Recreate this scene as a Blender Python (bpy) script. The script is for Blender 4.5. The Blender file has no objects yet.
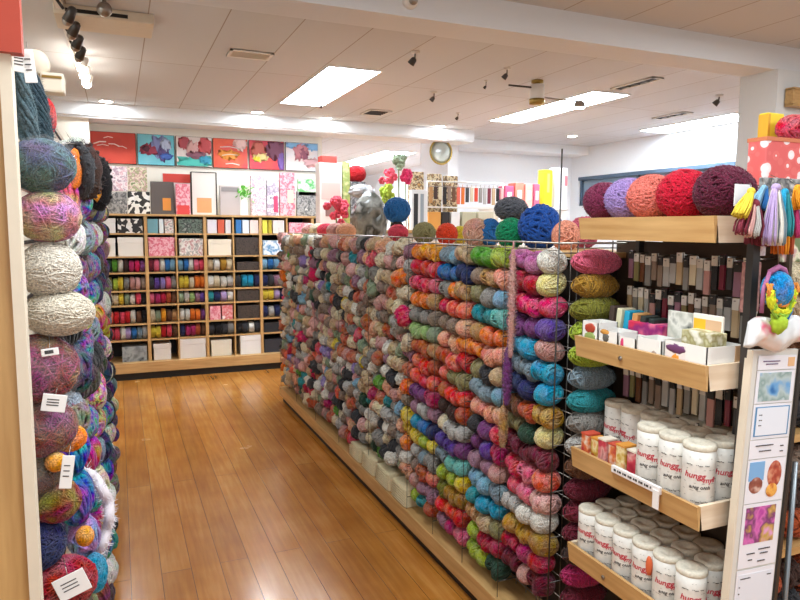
import bpy, bmesh, math, random
from mathutils import Vector, Matrix, noise
random.seed(7)
S = bpy.context.scene
COL = S.collection
PI = math.pi
# ------------------------------------------------------------------ camera
FPX, PITCH, YAW, ROLL, EYE = 660.0, 0.108689, 0.403785, 0.006068, 1.6
cd = bpy.data.cameras.new('camera'); cam = bpy.data.objects.new('camera', cd); COL.objects.link(cam)
cd.sensor_width = 36; cd.lens = FPX / 800 * 36; cd.clip_start = 0.05; cd.clip_end = 100
Fw = Vector((math.sin(YAW)*math.cos(PITCH), math.cos(YAW)*math.cos(PITCH), -math.sin(PITCH)))
R0 = Vector((math.cos(YAW), -math.sin(YAW), 0)); U0 = R0.cross(Fw)
Rt = R0*math.cos(ROLL) + U0*math.sin(ROLL); Up = U0*math.cos(ROLL) - R0*math.sin(ROLL)
M = Matrix((Rt, Up, -Fw)).transposed().to_4x4(); M.translation = (0, 0, EYE)
cam.matrix_world = M
S.camera = cam
# ------------------------------------------------------------------ world, exposure
w = bpy.data.worlds.new('world'); S.world = w; w.use_nodes = True
w.node_tree.nodes['Background'].inputs[0].default_value = (0.88, 0.95, 1.0, 1)
w.node_tree.nodes['Background'].inputs[1].default_value = 0.55
S.view_settings.view_transform = 'Standard'; S.view_settings.look = 'None'
S.view_settings.gamma = 1; S.view_settings.use_curve_mapping = False
S.view_settings.exposure = 0.38
PANEL_E = 27.0      # ceiling light panels
SPOT_E = 60.0       # little lamps

def area(name, loc, size, power, rot=(0, 0, 0), col=(0.86, 0.95, 1.0)):
    l = bpy.data.lights.new(name, 'AREA'); l.shape = 'RECTANGLE'; l.size = size[0]; l.size_y = size[1]
    l.energy = power; l.color = col
    o = bpy.data.objects.new(name, l); COL.objects.link(o); o.location = loc; o.rotation_euler = rot
    return o
ZC = 2.82
# the rest of the shop's ceiling lights, behind and beside the camera
area('shop_light', (0.55, 0.9, ZC-0.03), (0.5, 1.6), 48)
area('shop_light', (-0.9, 3.2, ZC-0.03), (0.4, 1.6), 30)
area('shop_light', (2.6, -0.6, ZC-0.03), (0.5, 1.6), 45)
area('shop_light', (3.4, 11.5, ZC-0.03), (0.5, 1.6), 40)
area('shop_light', (3.4, 1.6, ZC-0.03), (0.5, 1.6), 35)
area('rear_fill_light', (-0.2, -2.4, 1.7), (3.2, 1.8), 14, (PI/2, 0, 0), (0.9, 0.96, 1.0))  # flat fill light added behind the camera

# ------------------------------------------------------------------ helpers
def lin(h):
    if isinstance(h, str):
        h = h.lstrip('#'); h = [int(h[i:i+2], 16)/255 for i in (0, 2, 4)]
    return tuple(c/12.92 if c <= 0.04045 else ((c+0.055)/1.055)**2.4 for c in h) + (1,)

def ray(x, y): return Fw*FPX + Rt*(x-400) + Up*(300-y)
def at(x, y, axis, v):
    """world point behind a photo pixel on the plane X, Y or Z = v (used to survey positions)"""
    i = 'XYZ'.index(axis); d = ray(x, y); t = (v - (0, 0, EYE)[i]) / d[i]
    return d*t + Vector((0, 0, EYE))

class MB:
    def __init__(s): s.v = []; s.f = []; s.m = []; s.smooth = []
    def add(s, vs, fs, mi=0, sm=False):
        b = len(s.v); s.v += [tuple(p) for p in vs]
        for f in fs: s.f.append(tuple(b+i for i in f)); s.m.append(mi); s.smooth.append(sm)
        return s
    def box(s, x0, x1, y0, y1, z0, z1, mi=0):
        vs = [(x, y, z) for x in (x0, x1) for y in (y0, y1) for z in (z0, z1)]
        return s.add(vs, [(0, 1, 3, 2), (4, 6, 7, 5), (0, 4, 5, 1), (2, 3, 7, 6), (0, 2, 6, 4), (1, 5, 7, 3)], mi)
    def rbox(s, x0, x1, y0, y1, z0, z1, r=0.004, mi=0):
        bm = bmesh.new(); bmesh.ops.create_cube(bm, size=1)
        bmesh.ops.scale(bm, vec=(x1-x0, y1-y0, z1-z0), verts=bm.verts)
        bmesh.ops.translate(bm, vec=((x0+x1)/2, (y0+y1)/2, (z0+z1)/2), verts=bm.verts)
        bmesh.ops.bevel(bm, geom=bm.edges[:], offset=r, segments=2, affect='EDGES', profile=0.6)
        bm.verts.index_update()
        s.add([v.co for v in bm.verts], [[v.index for v in f.verts] for f in bm.faces], mi, False); bm.free(); return s
    def tube(s, pts, r, n=8, mi=0, closed=False, sm=True, cap=True):
        pts = [Vector(p) for p in pts]; N = len(pts); vs = []; fs = []
        pn = None
        for i, p in enumerate(pts):
            a = pts[(i-1) % N] if (closed or i > 0) else pts[0]
            b = pts[(i+1) % N] if (closed or i < N-1) else pts[-1]
            t = (b-a).normalized()
            if pn is None: pn = t.orthogonal().normalized()
            pn = (pn - t*pn.dot(t)); pn = pn.normalized() if pn.length > 1e-6 else t.orthogonal().normalized()
            bn = t.cross(pn); rr = r[i] if isinstance(r, (list, tuple)) else r
            for k in range(n):
                an = 2*PI*k/n; vs.append(p + (pn*math.cos(an) + bn*math.sin(an))*rr)
        for i in range(N if closed else N-1):
            j = (i+1) % N
            for k in range(n):
                l = (k+1) % n; fs.append((i*n+k, i*n+l, j*n+l, j*n+k))
        if not closed and cap:
            fs.append(tuple(reversed(range(n)))); fs.append(tuple((N-1)*n+k for k in range(n)))
        return s.add(vs, fs, mi, sm)
    def lathe(s, prof, c=(0, 0, 0), n=24, mi=0, axis='Z', sm=True):
        vs = []; fs = []; P = len(prof)
        for (r, z) in prof:
            for k in range(n):
                a = 2*PI*k/n; x, y = r*math.cos(a), r*math.sin(a)
                q = {'Z': (x, y, z), 'X': (z, x, y), 'Y': (y, z, x)}[axis]
                vs.append((q[0]+c[0], q[1]+c[1], q[2]+c[2]))
        for i in range(P-1):
            for k in range(n):
                l = (k+1) % n; fs.append((i*n+k, i*n+l, (i+1)*n+l, (i+1)*n+k))
        if prof[0][0] > 1e-5: fs.append(tuple(reversed(range(n))))
        if prof[-1][0] > 1e-5: fs.append(tuple((P-1)*n+k for k in range(n)))
        return s.add(vs, fs, mi, sm)
    def ball(s, c, rx, ry, rz, nu=14, nv=9, mi=0, lump=0.0, seed=0, fr=6):
        vs = []; fs = []
        for j in range(nv+1):
            ph = PI*j/nv
            for i in range(nu):
                th = 2*PI*i/nu; d = Vector((math.sin(ph)*math.cos(th), math.sin(ph)*math.sin(th), math.cos(ph)))
                k = 1 + lump*noise.noise(d*fr*0.4 + Vector((seed*3.1, seed, 0)))
                vs.append((c[0]+d.x*rx*k, c[1]+d.y*ry*k, c[2]+d.z*rz*k))
        for j in range(nv):
            for i in range(nu):
                l = (i+1) % nu; fs.append((j*nu+i, (j+1)*nu+i, (j+1)*nu+l, j*nu+l))
        return s.add(vs, fs, mi, True)
    def mesh(s, name, mats):
        me = bpy.data.meshes.new(name); me.from_pydata(s.v, [], s.f)
        for m in (mats if isinstance(mats, (list, tuple)) else [mats]): me.materials.append(m)
        me.polygons.foreach_set('material_index', s.m); me.polygons.foreach_set('use_smooth', s.smooth)
        bm = bmesh.new(); bm.from_mesh(me); bmesh.ops.recalc_face_normals(bm, faces=bm.faces); bm.to_mesh(me); bm.free()
        me.update(); return me
    def build(s, name, mats, parent=None, **kw):
        return link(name, s.mesh(name, mats), parent, **kw)

def link(name, me, parent=None, loc=None, rot=None, color=None, scale=None):
    o = bpy.data.objects.new(name, me); COL.objects.link(o)
    if parent: o.parent = parent
    if loc is not None: o.location = loc
    if rot is not None: o.rotation_euler = rot
    if scale is not None: o.scale = scale
    if color is not None: o.color = lin(color) if not (isinstance(color, tuple) and len(color) == 4) else color
    return o
def tag(o, label, cat, group=None):
    o['label'] = label; o['category'] = cat
    if group: o['group'] = group
    return o
def empty(name, loc, label, cat, group=None, rot=None):
    o = bpy.data.objects.new(name, None); COL.objects.link(o); o.location = loc
    if rot: o.rotation_euler = rot
    return tag(o, label, cat, group)
def struct(o): o['kind'] = 'structure'; return o
ORD = ['top', 'second', 'third', 'fourth', 'fifth', 'sixth', 'seventh', 'eighth', 'ninth', 'tenth', 'eleventh', 'twelfth', 'thirteenth', 'fourteenth', 'fifteenth', 'sixteenth', 'seventeenth', 'eighteenth']

# ------------------------------------------------------------------ materials
def newmat(name):
    m = bpy.data.materials.new(name); m.use_nodes = True; nt = m.node_tree
    return m, nt, nt.nodes['Principled BSDF'], nt.nodes.new, nt.links.new
def plain(name, c, rough=0.6, metal=0.0, var=0.06, scale=30, emit=None, es=0, bump=0.0, alpha=None, coat=0, trans=0):
    m, nt, b, N, L = newmat(name)
    tc = N('ShaderNodeTexCoord'); no = N('ShaderNodeTexNoise'); no.inputs['Scale'].default_value = scale
    no.inputs['Detail'].default_value = 4; L(tc.outputs['Object'], no.inputs['Vector'])
    mp = N('ShaderNodeMapRange'); mp.inputs['To Min'].default_value = 1-var; mp.inputs['To Max'].default_value = 1+var
    L(no.outputs['Fac'], mp.inputs['Value'])
    mx = N('ShaderNodeMix'); mx.data_type = 'RGBA'; mx.blend_type = 'MULTIPLY'; mx.inputs[0].default_value = 1
    mx.inputs[6].default_value = lin(c); L(mp.outputs[0], mx.inputs[7]); L(mx.outputs[2], b.inputs['Base Color'])
    b.inputs['Roughness'].default_value = rough; b.inputs['Metallic'].default_value = metal
    b.inputs['Coat Weight'].default_value = coat; b.inputs['Transmission Weight'].default_value = trans
    if emit: b.inputs['Emission Color'].default_value = lin(emit); b.inputs['Emission Strength'].default_value = es
    if bump:
        bp = N('ShaderNodeBump'); bp.inputs['Strength'].default_value = bump; bp.inputs['Distance'].default_value = 0.003
        L(no.outputs['Fac'], bp.inputs['Height']); L(bp.outputs[0], b.inputs['Normal'])
    return m
def yarnmat(name, multi=0.0, rough=0.9, spec=0.2, fuzz=0.12, sc=260, coat=0, attr=None, patch=9):
    """wool: the object's own colour, heathered by noise; multi > 0 wanders in hue like hand-dyed yarn"""
    m, nt, b, N, L = newmat(name)
    tc = N('ShaderNodeTexCoord'); oi = N('ShaderNodeObjectInfo')
    src = oi.outputs['Color']
    if attr:
        at_ = N('ShaderNodeAttribute'); at_.attribute_name = attr; src = at_.outputs['Color']
    n1 = N('ShaderNodeTexNoise'); n1.inputs['Scale'].default_value = sc; n1.inputs['Detail'].default_value = 3
    L(tc.outputs['Object'], n1.inputs['Vector'])
    mp = N('ShaderNodeMapRange'); mp.inputs['From Min'].default_value = 0.3; mp.inputs['From Max'].default_value = 0.7
    mp.inputs['To Min'].default_value = 0.45; mp.inputs['To Max'].default_value = 1.2; L(n1.outputs['Fac'], mp.inputs['Value'])
    hs = N('ShaderNodeHueSaturation'); L(src, hs.inputs['Color']); L(mp.outputs[0], hs.inputs['Value'])
    if multi:
        n2 = N('ShaderNodeTexNoise'); n2.noise_dimensions = '4D'; n2.inputs['Scale'].default_value = patch; n2.inputs['Detail'].default_value = 1.5
        L(tc.outputs['Object'], n2.inputs['Vector'])
        mul = N('ShaderNodeMath'); mul.operation = 'MULTIPLY'; mul.inputs[1].default_value = 37; L(oi.outputs['Random'], mul.inputs[0]); L(mul.outputs[0], n2.inputs['W'])
        m2 = N('ShaderNodeMapRange'); m2.inputs['From Min'].default_value = 0.3; m2.inputs['From Max'].default_value = 0.7
        m2.inputs['To Min'].default_value = 0.5-multi; m2.inputs['To Max'].default_value = 0.5+multi
        L(n2.outputs['Fac'], m2.inputs['Value']); L(m2.outputs[0], hs.inputs['Hue'])
        n3 = N('ShaderNodeTexNoise'); n3.noise_dimensions = '4D'; n3.inputs['Scale'].default_value = patch*1.7; L(tc.outputs['Object'], n3.inputs['Vector']); L(mul.outputs[0], n3.inputs['W'])
        m3 = N('ShaderNodeMapRange'); m3.inputs['From Min'].default_value = 0.35; m3.inputs['From Max'].default_value = 0.65
        m3.inputs['To Min'].default_value = 0.8 if multi < .1 else (.85 if multi < .3 else .35); m3.inputs['To Max'].default_value = 1.1; L(n3.outputs['Fac'], m3.inputs['Value']); L(m3.outputs[0], hs.inputs['Saturation'])
    L(hs.outputs[0], b.inputs['Base Color'])
    b.inputs['Roughness'].default_value = rough; b.inputs['Specular IOR Level'].default_value = spec
    b.inputs['Sheen Weight'].default_value = fuzz; b.inputs['Sheen Roughness'].default_value = 0.5
    b.inputs['Coat Weight'].default_value = coat; b.inputs['Coat Roughness'].default_value = 0.12
    bp = N('ShaderNodeBump'); bp.inputs['Strength'].default_value = 0.7; bp.inputs['Distance'].default_value = 0.002
    L(n1.outputs['Fac'], bp.inputs['Height']); L(bp.outputs[0], b.inputs['Normal'])
    return m
YARN = yarnmat('wool'); YMULTI = yarnmat('variegated_wool', 0.022, patch=22)
YWILD = yarnmat('hand_dyed_wool', 0.2, patch=20); YSPECK = yarnmat('speckled_wool', 0.3, patch=42); YWRAP = yarnmat('wool_in_film', 0.10, rough=0.6, coat=0.2, fuzz=0.1, patch=20)
YATTR = yarnmat('pale_wool_mix', attr='yarn_colour')
def paint(name, rough=0.55, var=0.05):
    """printed card and plastic in the object's own colour"""
    m, nt, b, N, L = newmat(name)
    oi = N('ShaderNodeObjectInfo'); L(oi.outputs['Color'], b.inputs['Base Color']); b.inputs['Roughness'].default_value = rough
    return m
CARD = paint('card'); GLOSS = paint('gloss_plastic', 0.25)
def pattern(name, cols, scale=25, rough=0.5, kind='noise', obj_base=False):
    """printed pattern of several colours"""
    m, nt, b, N, L = newmat(name)
    tc = N('ShaderNodeTexCoord'); oi = N('ShaderNodeObjectInfo')
    if kind == 'voronoi':
        t = N('ShaderNodeTexVoronoi'); t.voronoi_dimensions = '4D'; t.inputs['Scale'].default_value = scale; out = t.outputs['Color']
    elif kind == 'flower':
        t = N('ShaderNodeTexVoronoi'); t.voronoi_dimensions = '3D'; t.inputs['Scale'].default_value = scale; out = t.outputs['Distance']
    else:
        t = N('ShaderNodeTexNoise'); t.noise_dimensions = '4D'; t.inputs['Scale'].default_value = scale; t.inputs['Detail'].default_value = 2.5; out = t.outputs['Fac']
    mul = N('ShaderNodeMath'); mul.operation = 'MULTIPLY'; mul.inputs[1].default_value = 21; L(oi.outputs['Random'], mul.inputs[0]); (L(mul.outputs[0], t.inputs['W']) if kind != 'flower' else None)
    L(tc.outputs['Object'], t.inputs['Vector'])
    r = N('ShaderNodeValToRGB'); r.color_ramp.interpolation = 'CONSTANT' if kind != 'noise' else 'LINEAR'; L(out, r.inputs[0])
    e = r.color_ramp.elements; n = len(cols)
    lo, hi = (0.32, 0.68) if kind == 'noise' else ((0, 1) if kind == 'voronoi' else (0.0, 0.75))
    while len(e) < n: e.new(0.5)
    for i, c in enumerate(cols): e[i].position = lo + (hi-lo)*i/max(1, n-1 if kind == 'noise' else n); e[i].color = lin(c)
    L(r.outputs[0], b.inputs['Base Color']); b.inputs['Roughness'].default_value = rough
    return m

def wood(name, c1, c2, axis=1, rough=0.45, scale=3.0):
    m, nt, b, N, L = newmat(name)
    tc = N('ShaderNodeTexCoord'); mp = N('ShaderNodeMapping'); sc = [28, 28, 28]; sc[axis] = 2.2
    mp.inputs['Scale'].default_value = sc; L(tc.outputs['Object'], mp.inputs['Vector'])
    no = N('ShaderNodeTexNoise'); no.inputs['Scale'].default_value = scale*0.6; no.inputs['Detail'].default_value = 5; L(mp.outputs[0], no.inputs['Vector'])
    r = N('ShaderNodeValToRGB'); r.color_ramp.elements[0].position = 0.3; r.color_ramp.elements[1].position = 0.72
    r.color_ramp.elements[0].color = lin(c1); r.color_ramp.elements[1].color = lin(c2); L(no.outputs['Fac'], r.inputs[0])
    L(r.outputs[0], b.inputs['Base Color']); b.inputs['Roughness'].default_value = rough
    return m
WOOD_Y = wood('pale_oak_along', '#b98d56', '#d3ab73', 1); WOOD_X = wood('pale_oak_across', '#b58a55', '#d0a970', 0)
WOOD_Z = wood('pale_oak_upright', '#b08550', '#cda46a', 2); WOOD_END = wood('pale_end_grain', '#d9bfa0', '#ecd9c0', 0)
BLACK = plain('black_board', '#15110e', 0.6); DARK = plain('dark_backing', '#2b211b', 0.8)
STEEL = plain('dark_steel', '#4b4744', 0.4, 0.7); CHROME = plain('wire_chrome', '#9a938c', 0.3, 0.9)
WHITEP = plain('white_paint', '#e9e6e0', 0.6, var=0.02); CREAM = plain('cream_trim', '#dfd2bd', 0.6)
PAPER = plain('white_paper', '#efecea', 0.5, var=0.02); BRASS = plain('brass', '#a58b4a', 0.35, 0.8)
REDP = plain('red_paint', '#b2432f', 0.5)
INK = plain('red_ink', '#c41f3c', 0.5); GINK = plain('grey_ink', '#8d8781', 0.6); BINK = plain('black_ink', '#3a3636', 0.6); OINK = plain('orange_ink', '#d9683f', 0.5)
LAMP = plain('lit_diffuser', '#ffffff', 0.5, emit='#e6f2ff', es=PANEL_E, var=0)
BULB = plain('lit_bulb', '#ffffff', 0.5, emit='#fff6e8', es=SPOT_E, var=0)

# floor
def floor_mat():
    m, nt, b, N, L = newmat('plank_floor')
    tc = N('ShaderNodeTexCoord'); mp = N('ShaderNodeMapping'); mp.inputs['Rotation'].default_value = (0, 0, PI/2)
    L(tc.outputs['Object'], mp.inputs['Vector'])
    br = N('ShaderNodeTexBrick'); br.inputs['Scale'].default_value = 1; br.inputs['Brick Width'].default_value = 3.1; br.inputs['Row Height'].default_value = 0.132
    br.inputs['Mortar Size'].default_value = 0.0012; br.inputs['Mortar Smooth'].default_value = 0.3; br.offset = 0.37
    br.inputs['Color1'].default_value = (0, 0, 0, 1); br.inputs['Color2'].default_value = (1, 1, 1, 1); br.inputs['Mortar'].default_value = (0.5, 0.5, 0.5, 1)
    L(mp.outputs[0], br.inputs['Vector'])
    m2 = N('ShaderNodeMapping'); m2.inputs['Scale'].default_value = (26, 1.6, 1); L(tc.outputs['Object'], m2.inputs['Vector'])
    no = N('ShaderNodeTexNoise'); no.inputs['Scale'].default_value = 1.6; no.inputs['Detail'].default_value = 6; L(m2.outputs[0], no.inputs['Vector'])
    bl = N('ShaderNodeTexNoise'); bl.inputs['Scale'].default_value = 3.0; bl.inputs['Detail'].default_value = 4; L(tc.outputs['Object'], bl.inputs['Vector'])
    def mth(op, a, bb):
        n = N('ShaderNodeMath'); n.operation = op
        for i, q in enumerate((a, bb)):
            if isinstance(q, (int, float)): n.inputs[i].default_value = q
            else: L(q, n.inputs[i])
        return n.outputs[0]
    s = mth('ADD', mth('MULTIPLY', br.outputs['Color'], 0.12), mth('ADD', mth('MULTIPLY', no.outputs['Fac'], 0.45), mth('MULTIPLY', bl.outputs['Fac'], 0.42)))
    r = N('ShaderNodeValToRGB'); e = r.color_ramp.elements
    e[0].position = 0.26; e[0].color = lin('#96591f'); e[1].position = 0.80; e[1].color = lin('#dca558')
    q = e.new(0.52); q.color = lin('#bd7c33'); L(s, r.inputs[0])
    mx = N('ShaderNodeMix'); mx.data_type = 'RGBA'; L(br.outputs['Fac'], mx.inputs[0]); L(r.outputs[0], mx.inputs[6]); mx.inputs[7].default_value = lin('#4a2a10')
    L(mx.outputs[2], b.inputs['Base Color'])
    rr = N('ShaderNodeMapRange'); rr.inputs['To Min'].default_value = 0.12; rr.inputs['To Max'].default_value = 0.34; L(bl.outputs['Fac'], rr.inputs['Value']); L(rr.outputs[0], b.inputs['Roughness'])
    b.inputs['Coat Weight'].default_value = .35; b.inputs['Coat Roughness'].default_value = .16
    bp = N('ShaderNodeBump'); bp.inputs['Strength'].default_value = 0.25; bp.inputs['Distance'].default_value = 0.002
    L(mth('SUBTRACT', mth('MULTIPLY', no.outputs['Fac'], 0.4), br.outputs['Fac']), bp.inputs['Height']); L(bp.outputs[0], b.inputs['Normal'])
    return m
def ceil_mat():
    m, nt, b, N, L = newmat('ceiling_tiles')
    tc = N('ShaderNodeTexCoord'); mp = N('ShaderNodeMapping'); mp.inputs['Rotation'].default_value = (0, 0, PI/2); mp.inputs['Location'].default_value = (0.3, 0.215, 0)
    L(tc.outputs['Object'], mp.inputs['Vector'])
    br = N('ShaderNodeTexBrick'); br.inputs['Scale'].default_value = 1; br.inputs['Brick Width'].default_value = 1.7; br.inputs['Row Height'].default_value = 0.4275
    br.inputs['Mortar Size'].default_value = 0.0045; br.inputs['Mortar Smooth'].default_value = 0.4; br.offset = 0.0
    br.inputs['Color1'].default_value = lin('#cdced0'); br.inputs['Color2'].default_value = lin('#d2d3d5'); br.inputs['Mortar'].default_value = lin('#a0948a')
    L(mp.outputs[0], br.inputs['Vector']); L(br.outputs['Color'], b.inputs['Base Color']); b.inputs['Roughness'].default_value = 0.85
    return m
# ------------------------------------------------------------------ the room
FL = MB().box(-2.6, 9, -3, 16, -0.1, 0).build('floor', floor_mat()); struct(FL)
CE = MB().box(-2.6, 9, -3, 16, ZC, ZC+0.12).build('ceiling', ceil_mat()); struct(CE)
WALL = plain('wall_paint', '#ece6da', 0.75, var=0.015); WALLW = plain('white_wall_paint', '#eceff2', 0.75, var=0.015)
struct(MB().box(-0.22, 2.3, 7.8, 7.95, 0, ZC).box(-0.9, -0.22, 7.45, 7.95, 0, ZC-0.12).build('wall_back', WALL))
struct(MB().box(4.15, 6.7, 8.5, 8.65, 0, ZC).box(4.0, 4.15, 7.8, 8.65, 0, ZC).build('wall_back_right', WALLW))
struct(MB().box(2.15, 2.3, 7.95, 15.9, 0, ZC).box(2.15, 5.6, 15.9, 16, 0, ZC).box(5.5, 5.6, 8.65, 15.9, 0, ZC).build('wall_annex', WALLW))
struct(MB().box(-1.75, -1.6, -3, 7.9, 0, ZC).box(-1.75, -0.9, 7.75, 7.9, 0, ZC).build('wall_left', WALL))
# right wall with a strip window set high up
wr = MB(); X0, X1 = 6.5, 6.65
wr.box(X0, X1, -3, 3.5, 0, ZC).box(X0, X1, 8.3, 8.65, 0, ZC).box(X0, X1, 3.5, 8.3, 0, 1.95).box(X0, X1, 3.5, 8.3, 2.38, ZC)
struct(wr.build('wall_right', WALLW))
wn = MB().box(6.52, 6.6, 3.5, 8.3, 1.95, 2.02).box(6.48, 6.62, 3.5, 8.3, 2.33, 2.38)
for k in range(5): wn.box(6.52, 6.6, 3.5+k*1.19, 3.54+k*1.19, 1.97, 2.35)
win = struct(wn.build('window_1', plain('blue_grey_frame', '#4d6175', 0.5)))
MB().box(6.555, 6.565, 3.52, 8.28, 2.0, 2.35).build('pane', plain('dim_glass', '#7e95a8', 0.08, var=0.02), win)
# bulkhead along the back, dropped beam across the aisle, pillar
struct(MB().box(-1.6, 4.15, 7.38, 7.8, ZC-0.125, ZC).box(-1.6, 4.15, 7.40, 7.8, ZC-0.145, ZC-0.125).box(4.15, 6.5, 8.1, 8.5, ZC-0.125, ZC).build('trim_1', WALLW))
struct(MB().box(-2.6, 6.5, 3.19, 3.44, 2.665, ZC).build('trim_2', plain('beam_paint', '#dfe1e4', 0.7, var=0.01)))
struct(MB().box(4.07, 4.75, 3.17, 3.46, 0, 2.665).build('wall_pillar', plain('pillar_paint', '#dcdddc', 0.7, var=0.015)))

# ------------------------------------------------------------------ ceiling fittings
def light_panel(x0, x1, y0, y1, label, z=ZC):
    t = empty('ceiling_light_panel', ((x0+x1)/2, (y0+y1)/2, z), label, 'ceiling light', 'ceiling light panels')
    a, b = (x1-x0)/2, (y1-y0)/2
    f = MB(); f.box(-a-.012, -a, -b-.012, b+.012, -.012, -.001); f.box(a, a+.012, -b-.012, b+.012, -.012, -.001)
    f.box(-a, a, -b-.012, -b, -.012, -.001); f.box(-a, a, b, b+.012, -.012, -.001)
    f.build('frame', WHITEP, t); MB().box(-a, a, -b, b, -.008, -.001).build('diffuser', LAMP, t); return t
light_panel(1.52, 1.94, 4.95, 6.57, 'bright rectangular ceiling light panel nearest the paintings, behind the dropped beam')
light_panel(3.92, 4.32, 4.85, 6.62, 'bright ceiling light panel behind the brass ceiling fixture')
light_panel(5.98, 6.42, 5.15, 6.5, 'bright ceiling light panel beside the white pillar and right wall')
light_panel(3.95, 4.5, 9.9, 12.8, 'far ceiling light panel seen low through the opening beside the paintings')
for i, (px, py) in enumerate(((106, 101), (257, 112), (440, 126), (572, 136), (326, 118))):
    p = at(px, py, 'Z', ZC); p.y = min(p.y, 7.28)
    lb = ['over the red abstract painting', 'between the first light panel and the bulkhead', 'above the hanging notions display', 'near the right rear corner', 'small dim one above the palest painting'][i]
    t = empty('downlight', p, 'round recessed ceiling downlight ' + lb, 'ceiling light', 'recessed downlights')
    MB().lathe([(.075, -.001), (.078, -.006), (.06, -.008), (.058, -.002)], n=24).build('trim_ring', WHITEP, t)
    MB().lathe([(0, -.005), (.057, -.005)], n=24).build('lens', BULB, t)
    l_ = area('downlight_lamp', (0, 0, -.012), (.1, .1), 6, (-.0, 0, 0)); l_.parent = t
def vent(px, py, w, d, label, dark=False):
    p = at(px, py, 'Z', ZC); t = empty('ceiling_vent', p, label, 'vent')
    f = MB(); f.box(-w/2, w/2, -d/2, -d/2+.02, -.012, -.001).box(-w/2, w/2, d/2-.02, d/2, -.012, -.001).box(-w/2, -w/2+.02, -d/2, d/2, -.012, -.001).box(w/2-.02, w/2, -d/2, d/2, -.012, -.001)
    f.build('frame', WHITEP, t)
    MB().box(-w/2, w/2, -d/2, d/2, -.004, -.001).build('backing', BLACK, t)
    for k in range(5):
        y = -d/2+.03+(d-.06)*k/4; MB().box(-w/2+.02, w/2-.02, y-.006, y+.006, -.011, -.005).build('slat', STEEL if dark else CREAM, t)
vent(250, 54, .3, .2, 'square slatted ceiling vent left of the first light panel')
vent(376, 112, .25, .3, 'dark slatted ceiling vent near the right end of first light panel', True)
vent(636, 83, .12, .5, 'long dark ceiling vent right of the second light panel', True)
vent(672, 115, .13, .45, 'long dark ceiling vent in front of the rightmost light panel', True)
# sprinklers / spots on short stems
def spot(px, py, label, s=1.0, drop=0.045):
    s *= .75
    p = at(px, py, 'Z', ZC-drop); p.z = ZC
    t = empty('ceiling_spotlight', p, label, 'spotlight', 'small ceiling spotlights')
    MB().lathe([(.035*s, -.001), (.035*s, -.012*s), (.02*s, -.018*s)], n=16).build('rose', WHITEP, t)
    MB().tube([(0, 0, -.01), (0, 0, -drop)], .006*s, 8).build('stem', STEEL, t)
    h = MB().lathe([(.012*s, 0), (.022*s, -.01*s), (.03*s, -.055*s), (.026*s, -.055*s), (0, -.03*s)], n=16).build('head', STEEL, t, loc=(0, 0, -drop), rot=(0.6, 0.5, 0))
for a in ((415, 58, 'small ceiling spotlight left of two, just behind the beam', 1.2), (434, 97, 'small ceiling spotlight above the notions display', 1.0), (507, 74, 'small dark ceiling spotlight closest to the beam over the yarn gondola', 1.0),
          (458, 117, 'tiny ceiling spotlight near the downlight', .8), (719, 100, 'ceiling spotlight beside the white pillar', 1.3), (486, 86, 'tiniest ceiling fitting, left of the dark spotlight near the beam', .6), (322, 105, 'small fitting at the corner of the first light panel', .7)):
    spot(*a[:3], s=a[3])
p = at(411, 3, 'Y', 3.17); t = empty('beam_spotlight', (p.x, 3.19, 2.74), 'small white spotlight fixed to the front face of the beam', 'spotlight')
MB().lathe([(.04, 0), (.04, -.02), (.03, -.035), (0, -.04)], n=16, axis='Y').build('base', WHITEP, t)
MB().ball((0, -.05, -.01), .022, .022, .022).build('lens', CHROME, t)
# brass fixture in front of panel 2
p = at(537, 93, 'Z', ZC-.1); t = empty('brass_ceiling_fixture', (p.x, p.y, ZC), 'brass and white ceiling fixture with side arms and a small lamp', 'ceiling fixture')
MB().lathe([(.05, 0), (.05, -.02), (.02, -.03)], n=20).build('rose', BRASS, t)
MB().lathe([(.035, -.03), (.055, -.035), (.06, -.15), (.05, -.16)], n=20).build('body', WHITEP, t)
MB().lathe([(.064, -.15), (.066, -.165), (.064, -.19), (.03, -.2), (0, -.2)], n=20).build('collar', BRASS, t)
MB().tube([(-.02, 0, -.06), (-.25, .04, -.05)], .008, 8).build('arm', STEEL, t)
MB().tube([(.04, 0, -.13), (.2, -.02, -.14), (.38, -.06, -.15)], .007, 8).build('arm', CHROME, t)
MB().lathe([(.02, .0), (.045, -.02), (.05, -.06), (0, -.05)], n=16, c=(.39, -.06, -.14)).build('lamp_head', CHROME, t)
MB().lathe([(0, -.065), (.045, -.062)], n=16, c=(.39, -.06, -.14)).build('bulb', BULB, t)
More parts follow.
